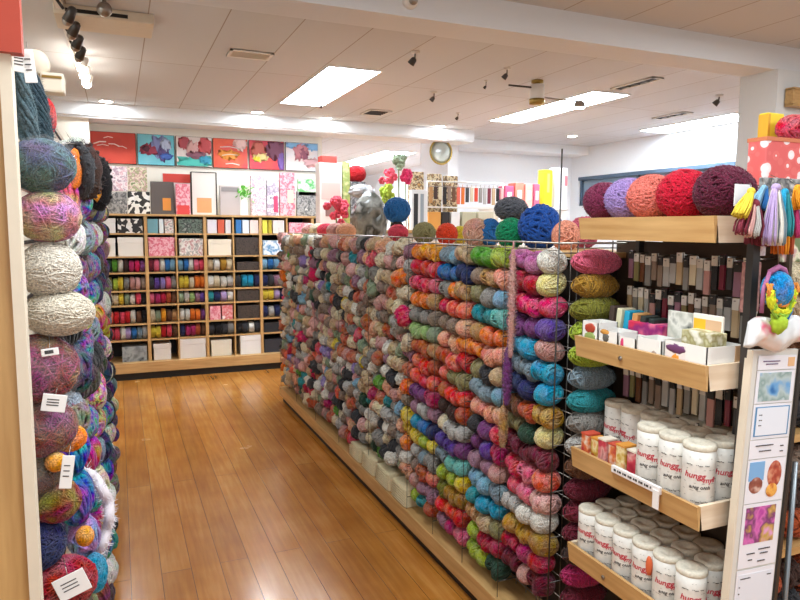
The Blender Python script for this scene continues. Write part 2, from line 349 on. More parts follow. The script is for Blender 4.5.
# track with lamps, upper left
a = at(56, 0, 'Z', ZC-.05); b = at(80, 74, 'Z', ZC-.05)
t = empty('track_light', (0, 0, ZC), 'white ceiling track with a row of lit spot lamps, upper left', 'track light')
a = Vector((a.x, a.y, 0)); b = Vector((b.x, b.y, 0)); dv = (b-a)
tb = MB(); n_ = Vector((dv.y, -dv.x, 0)).normalized()*.018
tb.add([a-n_-dv*.2, a+n_-dv*.2, b+n_, b-n_, a-n_-dv*.2+Vector((0, 0, -.035)), a+n_-dv*.2+Vector((0, 0, -.035)), b+n_+Vector((0, 0, -.035)), b-n_+Vector((0, 0, -.035))], [(0, 1, 2, 3), (7, 6, 5, 4), (0, 4, 5, 1), (1, 5, 6, 2), (2, 6, 7, 3), (3, 7, 4, 0)])
tb.build('rail', WHITEP, t)
for k in range(7):
    q = a + dv*(.02+.155*k); lit = k >= 4
    MB().tube([(q.x, q.y, -.035), (q.x+.03, q.y, -.08)], .008, 8).build('bracket', STEEL if not lit else WHITEP, t)
    h = MB().lathe([(.012, .05), (.022, .04), (.03, -.03), (.024, -.032)], n=16, c=(0, 0, 0)).build('lamp_head', STEEL if not lit else WHITEP, t, loc=(q.x+.06, q.y, -.11), rot=(.5, .5, 0))
    MB().ball((0, 0, -.03), .034 if lit else .028, .034 if lit else .028, .03).build('bulb', BULB if lit else CHROME, h)
# pelmet-like air unit at the ceiling, upper left
c1 = at(105, 16, 'Z', ZC)
t = empty('ceiling_air_unit', (c1.x, c1.y, ZC), 'shallow beige air unit with a dark slot on the ceiling beside the track', 'air unit')
MB().rbox(-.26, .26, -.16, .16, -.06, -.001, .008).build('casing', CREAM, t); MB().box(-.2, .12, -.163, -.158, -.045, -.025).build('slot', BLACK, t)
MB().ball((.0, -.3, -.05), .04, .04, .04).tube([(0, -.3, 0), (0, -.3, -.03)], .01).build('sensor', CHROME, t)
# beige rounded fixture upper left
p = at(46, 72, 'Y', 2.0)
t = empty('beige_wall_fan', (p.x-.012, p.y, p.z), 'beige drum shaped fan with a small box below, above the left display', 'fan')
MB().lathe([(.0, -.02), (.026, -.02), (.032, -.014), (.032, .02), (.03, .024), (.0, .024)], n=28, axis='Y').build('drum', CREAM, t, loc=(-.01, 0, 0.02))
MB().rbox(-.0, .055, -.03, .03, -.055, -.005, .006).build('box', CREAM, t); MB().box(.004, .05, -.032, -.029, -.02, -.014).build('slot', BRASS, t)
MB().tube([(.0, .03, -.02), (.0, .035, -.10), (.0, .035, 1.93-p.z)], .005).build('bracket', CREAM, t)

# ------------------------------------------------------------------ paintings on the back wall
def picture(x0, x1, z0, z1, y, mat, label, extra=None):
    t = empty('canvas_painting', ((x0+x1)/2, y, z0), label, 'painting', 'row of canvas pictures')
    w, h = (x1-x0)/2, z1-z0
    MB().rbox(-w, w, -.03, 0, 0, h, .003).build('stretched_canvas', DARK, t)
    MB().box(-w+.004, w-.004, -.033, -.0295, .004, h-.004).build('picture', mat, t)
    if extra: extra(t, w, h)
    return t
xs = [at(x, 150, 'Y', 7.77).x for x in (90, 136, 137.5, 174.5, 176, 212, 213, 247.5, 249, 284, 285.5, 318)]
zs0, zs1 = at(200, 167, 'Y', 7.77).z, at(200, 137, 'Y', 7.77).z
def dab(pts, r, mat):
    def f(t, w, h):
        m = MB()
        for (u0, v0, u1, v1, rr) in pts: m.tube([(u0*w, -.034, v0*h), ((u0+u1)/2*w, -.035, (v0+v1)/2*h+.012), (u1*w, -.034, v1*h)], rr, 6)
        m.build('brushstrokes', mat, t)
    return f
WHT = plain('white_paint_stroke', '#f4ece6', 0.5)
def splat(blobs):
    def f(t, w, h):
        for i, (u, v, ru, rv, c) in enumerate(blobs):
            m = MB().ball((u*w, -.0335-.0004*i, v*h), ru*w, .0012, rv*h, 26, 10, lump=1.0, seed=i*7+int(abs(u)*50), fr=9)
            m.v = [(max(-w+.006, min(w-.006, a)), b, max(.006, min(h-.006, c_))) for a, b, c_ in m.v]
            o = m.build('painted_shape', CARD, t); o.color = lin(c)
    return f
picture(xs[0], xs[1], zs0, zs1, 7.8, pattern('red_abstract', ['#b93a2c', '#c8402f', '#cf4a36'], 5), 'leftmost canvas on back wall, plain red with white brushstrokes', dab([(-.85, .6, -.3, .68, .006), (-.2, .62, .3, .55, .005), (-.4, .8, .0, .82, .004), (.2, .55, .6, .5, .004), (-.7, .55, -.2, .56, .004)], 0, WHT))
picture(xs[2], xs[3], zs0, zs1, 7.8, pattern('teal_abstract', ['#7cc4d2', '#68bccb', '#8fd0da'], 4), 'turquoise canvas with dark red fish-like shape, second from left', splat([(.25, .6, .45, .32, '#7f88b8'), (-.4, .5, .4, .16, '#a03a50'), (.35, .45, .3, .2, '#5c4a80'), (.5, .7, .25, .2, '#b9c6e0'), (-.55, .52, .2, .08, '#5a2a3c'), (.55, .3, .3, .1, '#3f62b0')]))
picture(xs[4], xs[5], zs0, zs1, 7.8, pattern('red_teal_abstract', ['#e6dcd8', '#ded0cc', '#efe8e4'], 5), 'canvas of white, red and sea green blotches, third from left', splat([(.1, .14, .9, .2, '#4fc0b4'), (-.55, .78, .28, .18, '#b5505a'), (.6, .7, .35, .25, '#d0565a'), (-.1, .6, .3, .2, '#d8a8a4'), (.1, .4, .5, .1, '#8d5a6c'), (.6, .25, .3, .12, '#3a9fc0')]))
picture(xs[6], xs[7], zs0, zs1, 7.8, pattern('orange_abstract', ['#dc4a34', '#e8603a', '#d83f44'], 5), 'orange-red canvas with pale lettering-like strokes, fourth from left', lambda t, w, h: (splat([(.6, .85, .35, .18, '#efc9c4'), (-.1, .45, .5, .14, '#ef9a3a')])(t, w, h), dab([(-.6, .7, .5, .68, .005), (-.5, .42, .4, .45, .005), (-.3, .14, .5, .12, .007)], 0, WHT)(t, w, h)))
picture(xs[8], xs[9], zs0, zs1, 7.8, pattern('magenta_abstract', ['#d9403a', '#cc3a4c', '#e04a40'], 4), 'red and purple canvas with a yellow glint, fifth from left', splat([(.5, .72, .5, .3, '#7a4660'), (.85, .3, .16, .35, '#7a5aa8'), (-.5, .7, .35, .25, '#c96a5a'), (-.35, .42, .4, .12, '#efd890'), (-.55, .36, .2, .08, '#f0dc3a')]))
picture(xs[10], xs[11], zs0, zs1, 7.8, pattern('pale_abstract', ['#f1e6e2', '#eadfde', '#dfe3ec'], 4), 'palest canvas with pink blossom on light blue, rightmost of the row', splat([(-.5, .93, .6, .12, '#7fb4e0'), (.65, .9, .4, .14, '#86b8e2'), (-.05, .68, .42, .24, '#c9828c'), (.1, .6, .25, .16, '#9a5a70'), (.6, .3, .4, .14, '#e3b4b8')]))
p = at(441, 152, 'Y', 7.6); t = empty('hanging_glass_ornament', p, 'round glass ornament hanging under the bulkhead', 'ornament')
MB().lathe([(0, -.02), (.10, -.02), (.14, 0), (.10, .02), (0, .02)], n=24, axis='Y').build('glass_disc', plain('grey_glass', '#a9aca4', .1), t); MB().tube([(.15*math.cos(2*PI*i/24), 0, .15*math.sin(2*PI*i/24)) for i in range(24)], .012, 8, closed=True).build('rim', BRASS, t); MB().tube([(0, 0, .15), (0, 0, max(.2, 2.676-p.z))], .004, 5).build('cord', STEEL, t)

# ------------------------------------------------------------------ yarn meshes
def hairs(mb, rnd, n, pick, l0, l1, wd):
    for _ in range(n):
        q, o = pick(); d = (o + Vector((rnd.gauss(0, .6), rnd.gauss(0, .6), rnd.gauss(0, .6)))).normalized()
        sd = d.orthogonal().normalized()*wd; mb.add([q-sd, q+sd, q+d*rnd.uniform(l0, l1)], [(0, 1, 2)])
def rdir(rnd): return Vector((rnd.gauss(0, 1), rnd.gauss(0, 1), rnd.gauss(0, 1))).normalized()
def wound(name, mat, n=30, seg=26, r=(.05, .05, .05), sr=.004, sides=4, bias=None, seed=1, wob=.05, core=.9, sp=.35, fz=0):
    rnd = random.Random(seed); mb = MB()
    mb.ball((0, 0, 0), r[0]*core, r[1]*core, r[2]*core, 14, 9)
    for k in range(n):
        if bias and rnd.random() < .75:
            nv = Vector(bias) + Vector((rnd.gauss(0, sp), rnd.gauss(0, sp), rnd.gauss(0, sp)))
        else: nv = Vector((rnd.gauss(0, 1), rnd.gauss(0, 1), rnd.gauss(0, 1)))
        nv.normalize(); u = nv.orthogonal().normalized(); v = nv.cross(u); h = rnd.uniform(-.62, .62); c = math.sqrt(1-h*h)
        rad = rnd.uniform(.93, 1.03); pts = []; ph = rnd.uniform(0, 9)
        for i in range(seg):
            a = 2*PI*i/seg; d = (u*math.cos(a)+v*math.sin(a))*c + nv*(h+wob*math.sin(3*a+ph)); d.normalize()
            q = rad*(1+rnd.uniform(-.015, .015))
            pts.append((d.x*r[0]*q, d.y*r[1]*q, d.z*r[2]*q))
        rr = [sr*rnd.uniform(.8, 1.25) for _ in range(seg)]
        mb.tube(pts, rr, sides, closed=True)
    if fz:
        def pk():
            d = rdir(rnd); return Vector((d.x*r[0], d.y*r[1], d.z*r[2])), d
        hairs(mb, rnd, fz, pk, sr*1.2, sr*3.2, sr*.16)
    return mb.mesh(name, mat)
def fuzzy(name, mat, r, n=34, seed=1, bumps=.012):
    """a bouncy ball of chunky looped yarn: fat bumpy strands"""
    rnd = random.Random(seed); mb = MB(); mb.ball((0, 0, 0), r*.9, r*.9, r*.9, 16, 10)
    for k in range(n):
        nv = Vector((rnd.gauss(0, 1), rnd.gauss(0, .6), rnd.gauss(0, 1))).normalized(); u = nv.orthogonal().normalized(); v = nv.cross(u)
        h = rnd.uniform(-.7, .7); c = math.sqrt(1-h*h); seg = 52; ph = rnd.uniform(0, 9); pts = []; rr = []
        for i in range(seg):
            a = 2*PI*i/seg; d = (u*math.cos(a)+v*math.sin(a))*c + nv*(h+.06*math.sin(2*a+ph)); d.normalize()
            pts.append(d*r*rnd.uniform(.93, 1.03)); rr.append(bumps*r/.08*rnd.uniform(.35, .75))
        mb.tube(pts, rr, 5, closed=True)
    def pk():
        d = rdir(rnd); return d*r*rnd.uniform(.98, 1.05), d
    hairs(mb, rnd, 4200, pk, r*.05, r*.14, r*.008)
    return mb.mesh(name, mat)
def hankmesh(name, mat, L=.3, R=.035, n=12, turns=2.2, sr=.008, seed=1, taper=True):
    """twisted hank hanging down from its loop at the top (z from 0 to -L)"""
    rnd = random.Random(seed); mb = MB(); seg = 30
    for k in range(n):
        a0 = 2*PI*k/n; q = rnd.uniform(.55, 1.0); pts = []; rr = []
        for i in range(seg):
            s = i/(seg-1); env = (math.sin(PI*min(1, max(0, s*.97+.02)))**.45) if taper else 1
            a = a0 + turns*2*PI*s; rad = R*q*env
            pts.append((rad*math.cos(a)+rnd.uniform(-.1, .1)*R*.3, rad*math.sin(a), -L*s)); rr.append(sr*rnd.uniform(.75, 1.2)*(.5+.5*env))
        mb.tube(pts, rr, 5)
    mb.tube([(0, 0, -.01), (0, 0, .03)], .003, 5)
    def pk():
        a = rnd.uniform(0, 2*PI); d = Vector((math.cos(a), math.sin(a), 0)); z = rnd.random(); e = math.sin(PI*min(1, max(0, z*.97+.02)))**.45
        return Vector((d.x*R*e, d.y*R*e, -L*z)), d
    hairs(mb, rnd, 1400, pk, R*.25, R*.75, .0006)
    return mb.mesh(name, mat)
def puff(name, mat, r=(.05, .05, .04), seed=1, n=22, sr=.006):
    """small crumpled skein: three or four bulges wrapped by strands"""
    rnd = random.Random(seed); mb = MB()
    for j in range(3):
        c = (rnd.uniform(-.2, .2)*r[0], (-.5+.5*j)*r[1], rnd.uniform(-.15, .15)*r[2])
        mb.ball(c, r[0]*.75, r[1]*.55, r[2]*.82, 12, 8, lump=.5, seed=seed+j, fr=9)
        for k in range(n//3):
            nv = Vector((rnd.gauss(0, .5), rnd.gauss(0, 1.2), rnd.gauss(0, .5))).normalized(); u = nv.orthogonal().normalized(); v = nv.cross(u); h = rnd.uniform(-.5, .5); cc = math.sqrt(1-h*h)
            pts = []
            for i in range(16):
                a = 2*PI*i/16; d = (u*math.cos(a)+v*math.sin(a))*cc+nv*h
                pts.append((c[0]+d.x*r[0]*.8, c[1]+d.y*r[1]*.6, c[2]+d.z*r[2]*.88))
            mb.tube(pts, [sr*rnd.uniform(.7, 1.3) for _ in range(16)], 4, closed=True)
        def pk():
            d = rdir(rnd); return Vector((c[0]+d.x*r[0]*.84, c[1]+d.y*r[1]*.64, c[2]+d.z*r[2]*.92)), d
        hairs(mb, rnd, 110, pk, .003, .009, .0006)
    return mb.mesh(name, mat)

PALC = {  # colour names of the photographed wools
 'orange': '#e5761f', 'amber': '#ee9a1e', 'red': '#c8242b', 'rose': '#d6465a', 'coral': '#e2674f', 'salmon': '#e89a80', 'peach': '#e0a583', 'rust': '#b5532d', 'red-orange': '#dd4423',
 'grey': '#8e8a84', 'silver': '#b3b0ab', 'taupe': '#8f7a6a', 'light green': '#9dbb75', 'green': '#5c9c33', 'purple': '#7a3f7a', 'violet': '#5f3f92', 'mauve': '#9d7285', 'magenta': '#b12a62', 'crimson': '#b01736', 'hot pink': '#d21f5a',
 'burgundy': '#6b1c2e', 'pink': '#d9657f', 'pale pink': '#dda9a3', 'orchid': '#b9699a', 'cream': '#d9c9a9', 'white': '#ddd8cd', 'beige': '#c4a882', 'tan': '#b98a58', 'brown': '#6d452c', 'dark brown': '#46302a',
 'ochre': '#b98a2e', 'gold': '#a67c2a', 'yellow': '#d9bf3a', 'pale yellow': '#d9cd8a', 'olive': '#7d7a2b', 'lime': '#a3b83a', 'khaki': '#8b8358', 'dark green': '#2c4a38', 'teal': '#2e8f97', 'turquoise': '#1c93b8', 'blue': '#2a6cab', 'navy': '#2a3160',
 'light blue': '#7ba6bf', 'grey-blue': '#7d909b', 'aqua': '#6bb3ab', 'lilac': '#b39bc7', 'lavender': '#9a86c4', 'dusty pink': '#c48f87', 'black': '#1d1a1c', 'charcoal': '#3c3b3e', 'maroon': '#7a2436', 'sage': '#8c9a7c', 'terracotta': '#c06a4a', 'royal blue': '#1f4f9f'}

# ------------------------------------------------------------------ central gondola
G0, G1 = 1.81, 5.94           # near and far end along the aisle
rack = empty('wire_yarn_gondola', (1.6, (G0+G1)/2, 0), 'long double sided wire gondola packed with yarn beside the aisle', 'display rack')
def ry(y): return y-(G0+G1)/2
RX = 1.6
g = MB().rbox(1.33-RX, 2.05-RX, ry(G0-.02), ry(G1), .055, .135, .004); g.build('base_deck', WOOD_Y, rack)
MB().box(1.358-RX, 2.02-RX, ry(G0), ry(G1-.02), 0, .055).build('kick_board', BLACK, rack)
MB().box(1.50-RX, 1.52-RX, ry(G0+.06), ry(G1), .135, 1.5).build('centre_panel', DARK, rack)
MB().rbox(1.47-RX, 1.82-RX, ry(G0), ry(G1), 1.5, 1.52, .003).build('top_shelf', WOOD_Y, rack)
wire = MB()
for k in range(58): 
    y = ry(G0+.02)+(G1-G0-.04)*k/57; wire.tube([(1.465-RX, y, .14), (1.465-RX, y, 1.55)], .002, 5)
for k in range(18): wire.tube([(1.465-RX, ry(G0), .16+.0785*k), (1.465-RX, ry(G1), .16+.0785*k)], .002, 5)
wire.build('wire_grid', CHROME, rack)
MB().tube([(1.345-RX, ry(G0), 1.553), (1.345-RX, ry(G1), 1.553)], .0035, 6).tube([(1.345-RX, ry(G0), 1.53), (1.345-RX, ry(3.05), 1.53)], .0025, 6).tube([(1.345-RX, ry(G0), 1.553), (1.8-RX, ry(G0), 1.553)], .0035, 6).build('top_rail', CHROME, rack)
for y in (G0, 2.14, 2.435, 2.73, 3.04, 3.62, 4.2, 4.78, 5.36, G1):
    hi = 1.86 if y == G0 else (1.56 if y < 3.05 else 1.60)
    up = MB().tube([(1.345-RX, ry(y), .13), (1.345-RX, ry(y), hi)], .0030 if y < 2 else .0013, 6)
    for k in range(9): up.tube([(1.345-RX, ry(y), .2+.165*k), (1.5-RX, ry(y), .2+.165*k)], .0022, 5)
    up.build('upright', STEEL, rack)

NB = [wound('yarn_ball', YMULTI, 60, 22, (.053, .054, .041), .0027, 4, (0.1, 1, .1), 11+i, core=.94, fz=260) for i in range(3)]
NB += [puff('yarn_ball', YMULTI, (.053, .056, .042), 31+i, 42, .0034) for i in range(3)]
COLS = [  # (far end, near end, rows top to bottom: far / middle / near ball colour)
 ('in the column beside the tray shelves', 1.85, 2.14, [('orchid', 'orchid', 'white'), ('crimson', 'crimson', 'pale yellow'), ('hot pink', 'hot pink', 'hot pink'), ('purple', 'purple', 'violet'), ('turquoise', 'turquoise', 'dusty pink'), ('grey-blue', 'grey-blue', 'turquoise'), ('navy', 'navy', 'turquoise'), ('brown', 'rust', 'ochre'), ('khaki', 'dark green', 'pale yellow'), ('burgundy', 'burgundy', 'maroon'), ('rose', 'pink', 'coral'), ('rose', 'pink', 'pale pink'), ('silver', 'white', 'white'), ('ochre', 'ochre', 'gold'), ('crimson', 'magenta', 'crimson'), ('burgundy', 'dusty pink', 'burgundy')]),
 ('in the second column from the tray shelves', 2.145, 2.43, [('green', 'green', 'lime'), ('taupe', 'tan', 'salmon'), ('khaki', 'grey', 'light blue'), ('teal', 'teal', 'aqua'), ('tan', 'orange', 'orange'), ('orange', 'salmon', 'salmon'), ('khaki', 'charcoal', 'beige'), ('grey-blue', 'grey-blue', 'light blue'), ('salmon', 'salmon', 'peach'), ('charcoal', 'purple', 'rose'), ('purple', 'violet', 'magenta'), ('mauve', 'mauve', 'dusty pink'), ('light blue', 'light blue', 'grey-blue'), ('teal', 'turquoise', 'turquoise'), ('tan', 'beige', 'khaki'), ('lime', 'crimson', 'crimson'), ('lime', 'lime', 'dark green')]),
 ('in the third column from the tray shelves', 2.44, 2.73, [('grey-blue', 'light blue', 'beige'), ('blue', 'blue', 'navy'), ('grey', 'orange', 'tan'), ('red', 'coral', 'coral'), ('taupe', 'taupe', 'peach'), ('salmon', 'peach', 'orange'), ('rust', 'coral', 'red'), ('coral', 'khaki', 'khaki'), ('rust', 'red-orange', 'red-orange'), ('dark brown', 'dark brown', 'rust'), ('cream', 'silver', 'silver'), ('violet', 'violet', 'purple'), ('grey-blue', 'aqua', 'aqua'), ('lime', 'lime', 'yellow'), ('olive', 'gold', 'gold'), ('red-orange', 'red-orange', 'red'), ('mauve', 'magenta', 'pink')]),
 ('in the fourth column from the tray shelves', 2.74, 3.04, [('orange', 'amber', 'amber'), ('red', 'red', 'rose'), ('rose', 'rose', 'pink'), ('orange', 'orange', 'tan'), ('grey', 'grey', 'taupe'), ('light green', 'light green', 'sage'), ('rust', 'rust', 'tan'), ('coral', 'red-orange', 'rust'), ('coral', 'rose', 'coral'), ('purple', 'purple', 'magenta'), ('mauve', 'silver', 'mauve'), ('turquoise', 'blue', 'navy'), ('yellow', 'lime', 'yellow'), ('silver', 'grey-blue', 'grey'), ('taupe', 'rust', 'coral'), ('dusty pink', 'mauve', 'mauve'), ('lime', 'teal', 'rust')]),
]
POS = ['far end', 'middle', 'near end']
rnd = random.Random(5)
cnt = 0
for where, y0, y1, rows in COLS:
    for r_, cols in enumerate(rows):
        zc = 1.492 - .0785*r_
        wd = (y1-y0)
        for k, cn in enumerate(cols):
            y = y1 - .012 - (wd-.024)*(k+.5)/3 + rnd.uniform(-.006, .006)
            big = 1.12 if (k == 2 and wd > .31) else 1.0
            sag = -.012*math.sin(PI*(k+.5)/3)
            o = link('yarn_ball', NB[rnd.randrange(6)], loc=(1.392+rnd.uniform(-.008, .008), y, zc+sag+rnd.uniform(-.003, .003)), rot=(rnd.uniform(-.25, .25)+(PI if rnd.random() < .5 else 0), rnd.uniform(-.3, .3), rnd.uniform(-.12, .12)),
                     color=PALC[cn], scale=(big*rnd.uniform(.94, 1.06), wd/.3*rnd.uniform(.82, .92), rnd.uniform(.88, 1.0)*(1.05 if k == 2 else 1)))
            tag(o, f'{cn} yarn ball {where}, {ORD[r_]} row, {POS[k]}', 'yarn ball', 'yarn balls on the near gondola columns')
for px_, z_, L_, cn, lb in ((512, 1.525, .40, 'dusty pink', 'dusty pink fluffy strand hanging down between the first two columns'), (509, 1.16, .22, 'purple', 'dark purple fluffy strand hanging below the dusty pink one'), (506, .93, .16, 'tan', 'tan and purple fluffy strand hanging lowest between the columns')):
    p = at(px_, 300, 'X', 1.325); o = link('fluffy_strand', hankmesh('fluffy_strand', YMULTI, L_, .015, 7, 9, .006, px_), loc=(1.325, p.y, z_), color=PALC[cn]); tag(o, lb, 'yarn strand')
# pale mini skeins further along
PALE = ['pale pink', 'dusty pink', 'cream', 'white', 'beige', 'silver', 'peach', 'cream', 'grey', 'taupe', 'terracotta', 'sage', 'mauve', 'silver', 'cream', 'white', 'dusty pink', 'grey', 'beige', 'taupe', 'charcoal']
BRIGHT = ['magenta', 'teal', 'orange', 'coral', 'yellow', 'green', 'light blue', 'crimson', 'lavender', 'rust', 'dark green', 'rose', 'charcoal', 'hot pink']
MS = [puff('mini_skein', YMULTI, (.05, .05, .042), 60+i, 12, .005) for i in range(4)]
def palecol(r_): 
    pb = .10 + (.16 if r_ > 9 else 0)
    return rnd.choice(BRIGHT) if rnd.random() < pb else rnd.choice(PALE)
stuff = MB(); stuffc = []
for c in range(10):
    y0 = 3.05+.289*c
    for r_ in range(17):
        if r_ >= 16 and c < 3: continue
        for k in range(3):
            cn = palecol(r_); y = y0+.289*(2.5-k)/3
            x = 1.392+rnd.uniform(-.022, .014); z = 1.492-.0785*r_+rnd.uniform(-.014, .014)
            if c < 6:
                o = link('mini_skein', MS[rnd.randrange(4)], loc=(x, y+rnd.uniform(-.012, .012), z), rot=(rnd.uniform(-.7, .7), rnd.uniform(-.5, .5), rnd.uniform(-.4, .4)), color=PALC[cn], scale=[rnd.uniform(.85, 1.15)]*3)
                tag(o, f'small {cn} skein, {ORD[r_]} row, {ORD[c+4]} column from the tray shelves, {POS[k]}', 'yarn skein', 'mini skeins on the far gondola columns')
            else:
                n0 = len(stuff.v); s_ = rnd.uniform(.85, 1.2)
                for j in range(2):
                    stuff.ball((x+rnd.uniform(-.01, .01), y+(j-.5)*.045, z+rnd.uniform(-.008, .008)), .045*s_, .036*s_, .042*s_, 12, 8, lump=.7, seed=rnd.randrange(999), fr=9)
                stuffc.append((n0, len(stuff.v), lin(PALC[cn])))
o = stuff.build('mini_skein_mass', YATTR); at_ = o.data.color_attributes.new('yarn_colour', 'FLOAT_COLOR', 'POINT')
for a_, b_, c_ in stuffc:
    for i in range(a_, b_): at_.data[i].color = c_
o['kind'] = 'stuff'; tag(o, 'mass of small pale mixed skeins at the far end of the gondola', 'yarn skein')
p = at(404, 316, 'X', 1.335); o = link('mini_skein', MS[1], loc=p, rot=(.8, .3, .2), color=PALC['hot pink'], scale=(.9, 1, 1.2)); tag(o, 'vivid hot pink skein sticking out among the pale skeins beside the coloured columns', 'yarn skein')
# recessed end bay between gondola and tray shelves: side-on skeins
ENDS = ['pink', 'gold', 'olive', 'lime', 'lime', 'grey-blue', 'teal', 'grey', 'silver', 'brown', 'burgundy', 'maroon', 'burgundy', 'dark brown', 'magenta', 'burgundy']
EB = [wound('folded_skein', YARN, 64, 24, (.095, .045, .041), .003, 4, (1, 0, 0), 80+i, core=.93, sp=.07, wob=.02, fz=300) for i in range(2)]
bayr = empty('end_bay_frame', (1.62, 1.76, 0), 'narrow wire end bay of the gondola behind the tray shelves', 'display rack')
MB().box(-.2, .1, -.03, .04, 0, .1).build('base', WOOD_X, bayr)
bw = MB()
for x_ in (-.17, -.02, .1): bw.tube([(x_, .085, .0), (x_, .085, 1.56)], .0025, 6)
for k in range(17): bw.tube([(-.17, .085, 1.535-.0785*k), (.1, .085, 1.535-.0785*k)], .002, 5)
bw.build('wire_grid', STEEL, bayr); MB().box(-.15, .14, .09, .10, .1, 1.5).build('back_board', DARK, bayr)
for k, cn in enumerate(ENDS):
    o = link('folded_skein', EB[k % 2], loc=(1.475, 1.778, 1.50-.0785*k-.01), rot=(rnd.uniform(-.2, .2), rnd.uniform(-.06, .06), rnd.uniform(-.03, .03)), color=PALC[cn])
    tag(o, f'{cn} skein lying crosswise in the dark end bay, {ORD[k]} from above', 'yarn skein', 'skeins in the end bay')
# cream woven bins on the deck
for i, (y, w_) in enumerate(((3.14, .2), (3.38, .2), (3.62, .2), (3.86, .2))):
    m = MB(); m.rbox(-.05, .05, -w_/2, w_/2, 0, .10, .01)
    for k in range(7): m.tube([(-.052, -w_/2+.01, .01+.0135*k), (-.055, 0, .012+.0135*k), (-.052, w_/2-.01, .01+.0135*k)], .005, 5)
    o = m.build('woven_bundle', plain('straw_weave', '#d8c9a4', 0.8, var=.25, scale=90), loc=(1.39, y, .136))
    tag(o, f'cream woven bundle on the gondola base deck, {["nearest", "second nearest", "third nearest", "farthest"][i]} of the four', 'basket', 'cream bundles on the gondola base')

# things sitting on top of the gondola
SHAGGY = {}
def top_ball(px, py, r, cn, label, X=1.62, kind='fuzzy', sc=(1, 1, 1), zmin=1.52):
    p = at(px, py, 'X', X)
    me = fuzzy('shaggy_yarn_ball', YARN, r, 36, seed=int(px)) if kind == 'fuzzy' else wound('yarn_ball', YMULTI if kind == 'm' else YARN, 46, 26, (r, r, r), r*.08, 4, (.3, 1, .2), int(px))
    o = link('shaggy_yarn_ball' if kind == 'fuzzy' else 'large_yarn_ball', me, loc=(p.x, p.y, zmin+r*sc[2]*.98 if zmin < 1.53 else max(p.z, zmin+r*sc[2]*.98)), color=PALC.get(cn, cn), scale=sc)
    return tag(o, label, 'yarn ball', 'large yarn balls on top of the gondola')
top_ball(540, 222, .085, 'royal blue', 'large shaggy royal blue yarn ball on top of gondola near the wire post', sc=(1, .95, 1.05))
top_ball(511, 230, .062, '#158a5c', 'shaggy emerald green yarn ball left of the royal blue one', X=1.58)
top_ball(511, 209, .062, '#5c5d64', 'grey shaggy yarn ball perched behind the emerald green one', X=1.68, sc=(1.1, 1.3, .85), zmin=1.60)
top_ball(490, 229, .052, 'blue', 'blue yarn ball half hidden left of the emerald green one', X=1.66, kind='w', sc=(1, 1, 1.2))
top_ball(566, 228, .05, 'salmon', 'peach orange yarn ball at the near end of the gondola top', X=1.6, kind='w', sc=(1, 1, 1.1))
top_ball(476, 230, .06, '#cf9d84', 'coral and cream mottled yarn ball on gondola top', X=1.6, kind='m', sc=(1, .9, 1.05))
top_ball(447, 231, .052, 'red-orange', 'fiery red-orange yarn ball on top of the gondola beside the olive one', X=1.55, kind='fuzzy')
top_ball(424, 232, .058, 'khaki', 'olive brown yarn ball on top of the gondola', X=1.55, kind='w', sc=(1, 1.1, .95))
top_ball(460, 232, .045, 'yellow', 'yellow yarn ball tucked behind the fiery red-orange one', X=1.72, kind='w')
top_ball(398, 238, .055, 'rose', 'coral pink yarn ball on top of the gondola left of the olive one', X=1.6, kind='w', sc=(1, 1.4, .9))
top_ball(397, 210, .085, 'blue', 'speckled blue yarn ball above the coral pink one', X=1.75, kind='fuzzy', sc=(1.0, 1.0, .95), zmin=1.6)
_t = empty('hat_stand', (0, 0, 1.521), 'small dark stand under the speckled blue ball', 'stand'); _p = at(397, 210, 'X', 1.75); _t.location.x = 1.75; _t.location.y = _p.y; MB().lathe([(.05, 0), (.05, .01), (.045, .10), (.03, .12), (0, .12)], n=20).build('drum', DARK, _t)
top_ball(584, 226, .06, 'pink', 'pink looped yarn ball behind the wire post', X=1.85, kind='fuzzy', sc=(1, 1, 1.1))
for i, (px, cn) in enumerate(((310, 'pale pink'), (318, 'cream'), (326, 'rose'), (336, 'dusty pink'), (346, 'peach'))):
    top_ball(px, 231-i, .07, cn, f'{cn} yarn ball on the gondola top at its far half', X=1.6, kind='w', sc=(1, 1.2, .8))

# ------------------------------------------------------------------ back shelving with boxes and yarn
UY, UX0 = 7.38, -.19
unit = empty('cubby_shelving', (1.05, UY+.2, 0), 'tall pale oak cubby shelving along the back wall', 'shelving')
def ux(x): return x-1.05
ZB = [at(150, y, 'Y', UY).z for y in (234, 257, 273, 291, 305.5, 324, 340)]   # shelf board heights
ZT, ZBOT = at(150, 214, 'Y', UY).z, .19
cols_x = [.275+.2975*k for k in range(-1, 8)]
fy0, fy1 = -.2, .2
m = MB().rbox(ux(UX0-.02), ux(2.4), fy0-.012, fy1, ZT-.022, ZT, .003); m.build('top_board', WOOD_X, unit)
MB().rbox(ux(UX0-.02), ux(2.4), fy0-.07, fy1, .075, .18, .004).build('plinth_board', WOOD_X, unit)
MB().box(ux(UX0), ux(2.4), fy0-.04, fy1, 0, .075).build('kick_board', BLACK, unit)
MB().box(ux(UX0), ux(2.4), fy1-.015, fy1, .18, ZT-.02).build('back_panel', BLACK, unit)
for i, x in enumerate(cols_x):
    wd = .016 if i % 2 == 1 else .008
    if i == 0: continue
    MB().box(ux(x)-wd, ux(x)+wd, fy0, fy1-.016, .181, ZT-.023).build('divider', WOOD_Z, unit)
for z in ZB:
    MB().box(ux(UX0), ux(2.4), fy0+.004, fy1-.016, z-.008, z+.008).build('shelf_board', WOOD_X, unit)
BB = plain('boxboard', '#e4ded2', 0.7)
spoolm = []
